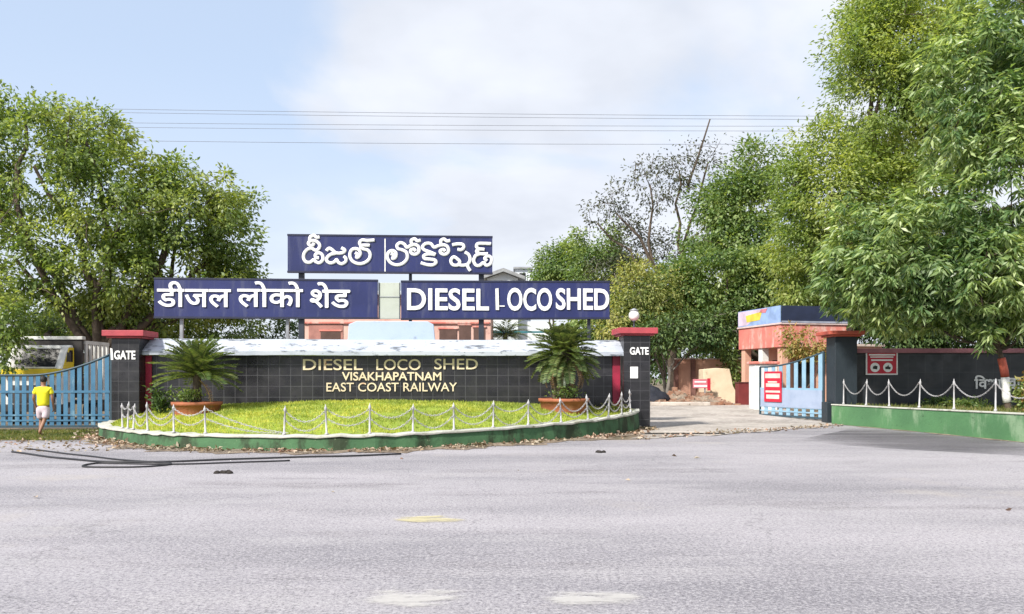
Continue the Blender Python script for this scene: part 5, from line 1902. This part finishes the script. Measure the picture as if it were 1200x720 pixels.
q = at(745, 0, 47)
tree('round_tree', 'full mid green tree filling the gap behind the lamp pillar', (q.x, 47, gz(47)),
     [(740, 370, 47, 50, 40, 2.2), (790, 350, 48, 45, 40, 2.2), (700, 380, 47, 34, 24, 1.8), (825, 375, 48, 40, 36, 2.0)],
     480, 50, 0.65, 0.24, L_MID, tr=0.22, fork=0.4, twigs=60, aspect=0.48)
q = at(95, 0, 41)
tree('small_tree', 'dense dark bushy tree behind the truck', (q.x, 41, gz(41)), [(95, 385, 41, 55, 26, 1.6), (150, 382, 41, 50, 26, 1.6), (40, 390, 41, 45, 24, 1.6)], 260, 44, 0.5, 0.2, L_DARK, tr=0.14, twigs=50)


def spike(mb):
    a = at(806, 218, 54)
    limb(mb, a, at(832, 140, 54), 0.10, 0.05, 0.02, 6, 5)


q = at(792, 0, 54)
tree('bare_tree', 'half bare brown tree with dark sparse leaves and a jutting dead limb', (q.x, 54, gz(54)),
     [(762, 218, 54, 48, 38, 2.2), (722, 250, 54, 32, 40, 1.8), (796, 200, 54, 34, 34, 2.0), (700, 262, 54, 16, 16, 1.2), (830, 190, 54, 24, 30, 1.4)],
     200, 14, 0.55, 0.22, L_BROWN, bark=BARK, tr=0.30, fork=0.48, twigs=240, extra=spike, shell=0.2)
q = at(760, 0, 56)
tree('small_tree', 'brownish thicket tree at the foot of the half bare tree', (q.x, 56, gz(56)),
     [(745, 290, 56, 34, 34, 2.0), (775, 300, 56, 30, 40, 2.0), (720, 320, 56, 30, 30, 2)], 150, 26, 0.6, 0.22, L_BROWN, bark=BARKG, tr=0.16, twigs=140)
q = at(655, 0, 62)
tree('small_tree', 'small green tree just above the DIESEL LOCO SHED board end', (q.x, 62, gz(62)), [(650, 312, 62, 25, 22, 1.8), (672, 305, 62, 22, 24, 1.6), (640, 325, 62, 16, 12, 1)], 180, 44, 0.6, 0.26, L_MID, tr=0.2, twigs=30)
q = at(705, 0, 59)
tree('small_tree', 'green rounded tree between the sign end and the half bare tree', (q.x, 59, gz(59)), [(700, 295, 59, 28, 34, 2), (722, 315, 59, 28, 30, 2), (690, 325, 59, 26, 20, 1.8)], 220, 44, 0.65, 0.26, L_MID, tr=0.2, twigs=30)
q = at(782, 0, 45.5)
tree('golden_tree', 'slender golden leaved tree with thin grey stems beside the lamp pillar', (q.x, 45.5, 0.3),
     [(748, 345, 45, 36, 32, 1.6), (722, 375, 44, 24, 28, 1.3), (788, 345, 46, 32, 34, 1.6), (755, 385, 45, 30, 20, 1.3), (740, 320, 45, 22, 16, 1.2)],
     330, 26, 0.56, 0.20, L_GOLD, bark=BARKG, tr=0.10, fork=0.25, twigs=110, shell=0.3)
q = at(795, 0, 40)
tree('slender_tree', 'thin crooked grey tree with dark leaves behind the soil mound', (q.x, 43.2, gz(43)), [(800, 385, 43, 40, 28, 1.6), (770, 395, 43, 26, 26, 1.4), (835, 385, 43, 32, 30, 1.4)], 150, 34, 0.5, 0.22, L_DARK, bark=BARKG, tr=0.10, fork=0.5, twigs=90)
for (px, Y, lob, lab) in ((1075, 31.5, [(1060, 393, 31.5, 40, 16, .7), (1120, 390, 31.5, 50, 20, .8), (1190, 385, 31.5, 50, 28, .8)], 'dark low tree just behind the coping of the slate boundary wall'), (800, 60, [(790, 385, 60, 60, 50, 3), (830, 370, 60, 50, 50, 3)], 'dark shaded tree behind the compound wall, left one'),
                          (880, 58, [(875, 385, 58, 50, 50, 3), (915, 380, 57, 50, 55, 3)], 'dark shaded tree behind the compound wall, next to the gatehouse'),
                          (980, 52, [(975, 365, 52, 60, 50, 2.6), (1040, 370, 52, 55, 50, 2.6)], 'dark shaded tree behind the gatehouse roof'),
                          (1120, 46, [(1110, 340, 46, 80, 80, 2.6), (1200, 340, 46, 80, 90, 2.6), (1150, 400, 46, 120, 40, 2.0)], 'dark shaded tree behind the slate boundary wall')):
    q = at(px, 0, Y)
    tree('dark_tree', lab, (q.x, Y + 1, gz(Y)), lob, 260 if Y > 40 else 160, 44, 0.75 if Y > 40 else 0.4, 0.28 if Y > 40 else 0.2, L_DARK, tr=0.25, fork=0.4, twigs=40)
q = at(944, 0, 33.5)
tree('croton_bush', 'orange and yellow leaved bush in front of the gatehouse', (q.x, 33.5, gz(33.5)), [(940, 402, 33.5, 20, 18, .7), (955, 412, 33.5, 18, 16, .6)], 60, 26, 0.32, 0.15, L_ORANGE, tr=0.06, twigs=25, cat='bush')
q = at(859, 0, 43.7)
tree('wall_creeper', 'green creeper hanging down over the peach compound wall', (q.x, 43.6, 0.3), [(858, 428, 43.6, 6, 14, .3), (862, 448, 43.4, 7, 14, .3), (852, 410, 43.7, 10, 16, .5)], 44, 26, 0.3, 0.18, L_MID, tr=0.05, twigs=20, cat='creeper')
for (px, py, Y, r, h, m, lab) in ((1130, 476, 26.5, .8, .35, L_MID, 'low leafy plant at the slate wall under the Hindi letters'), (1204, 470, 23.4, .45, .8, L_MID, 'green leafy plant right of the painted trunk foot'),
                                  (1212, 440, 22.8, .40, 1.3, L_ORANGE, 'yellow and orange leaved plant right of the painted trunk'), (1100, 478, 27.5, .6, .3, L_DARK, 'dark low plant along the slate wall foot')):
    q = at(px, py, Y)
    shrub('small_plant', lab, (q.x, q.y, 0.56), r, h, 420, 0.17, m)

# dead dark fronds of a far palm seen under the right board
q = at(592, 0, 40)
t = thing('far_palm', 'dark feathery palm seen between the board and the canopy', 'palm', (q.x, 40, 0.3))
mbr, Ls = MB(), []
zc_ = at(592, 392, 40).z
for i in range(22):
    frond(Ls, None, (q.x, 40, zc_), i * 2.4, R(55) - 0.06 * i, 1.5, 1.0, 16, 0.05, 0.35, mbr)
mbr.build('stalks', DARKSTEEL, t)
A = lambda j: np.array([tuple(x[j]) for x in Ls])
v, f = leaf_arrays(A(0), A(1), A(2), np.array([x[3] for x in Ls]), np.array([x[4] for x in Ls]), 0.1, 0.1)
link('crown', mesh_arrays('crown', v, f, L_CYCAD), t)
MB().tube([(q.x, 40, 0.2), (q.x + .05, 40, 2.0), (q.x, 40, zc_)], [0.16, 0.13, 0.12], 10).build('trunk', BARK, t)

# far belt of trees that closes the horizon
tl = []
for i in range(60):
    x = -170 + 340 * i / 59
    tl.append((x, 150 + random.uniform(-12, 12), 2.5 + random.random() * 1.5, 5, 5, random.uniform(2.5, 4.5)))
me_, _ = crown_mesh('treeline', tl, 1500, 22, 1.6, 0.9, L_DARK)
tag(link('treeline', me_), 'far low belt of trees along the horizon', 'trees', kind='stuff')
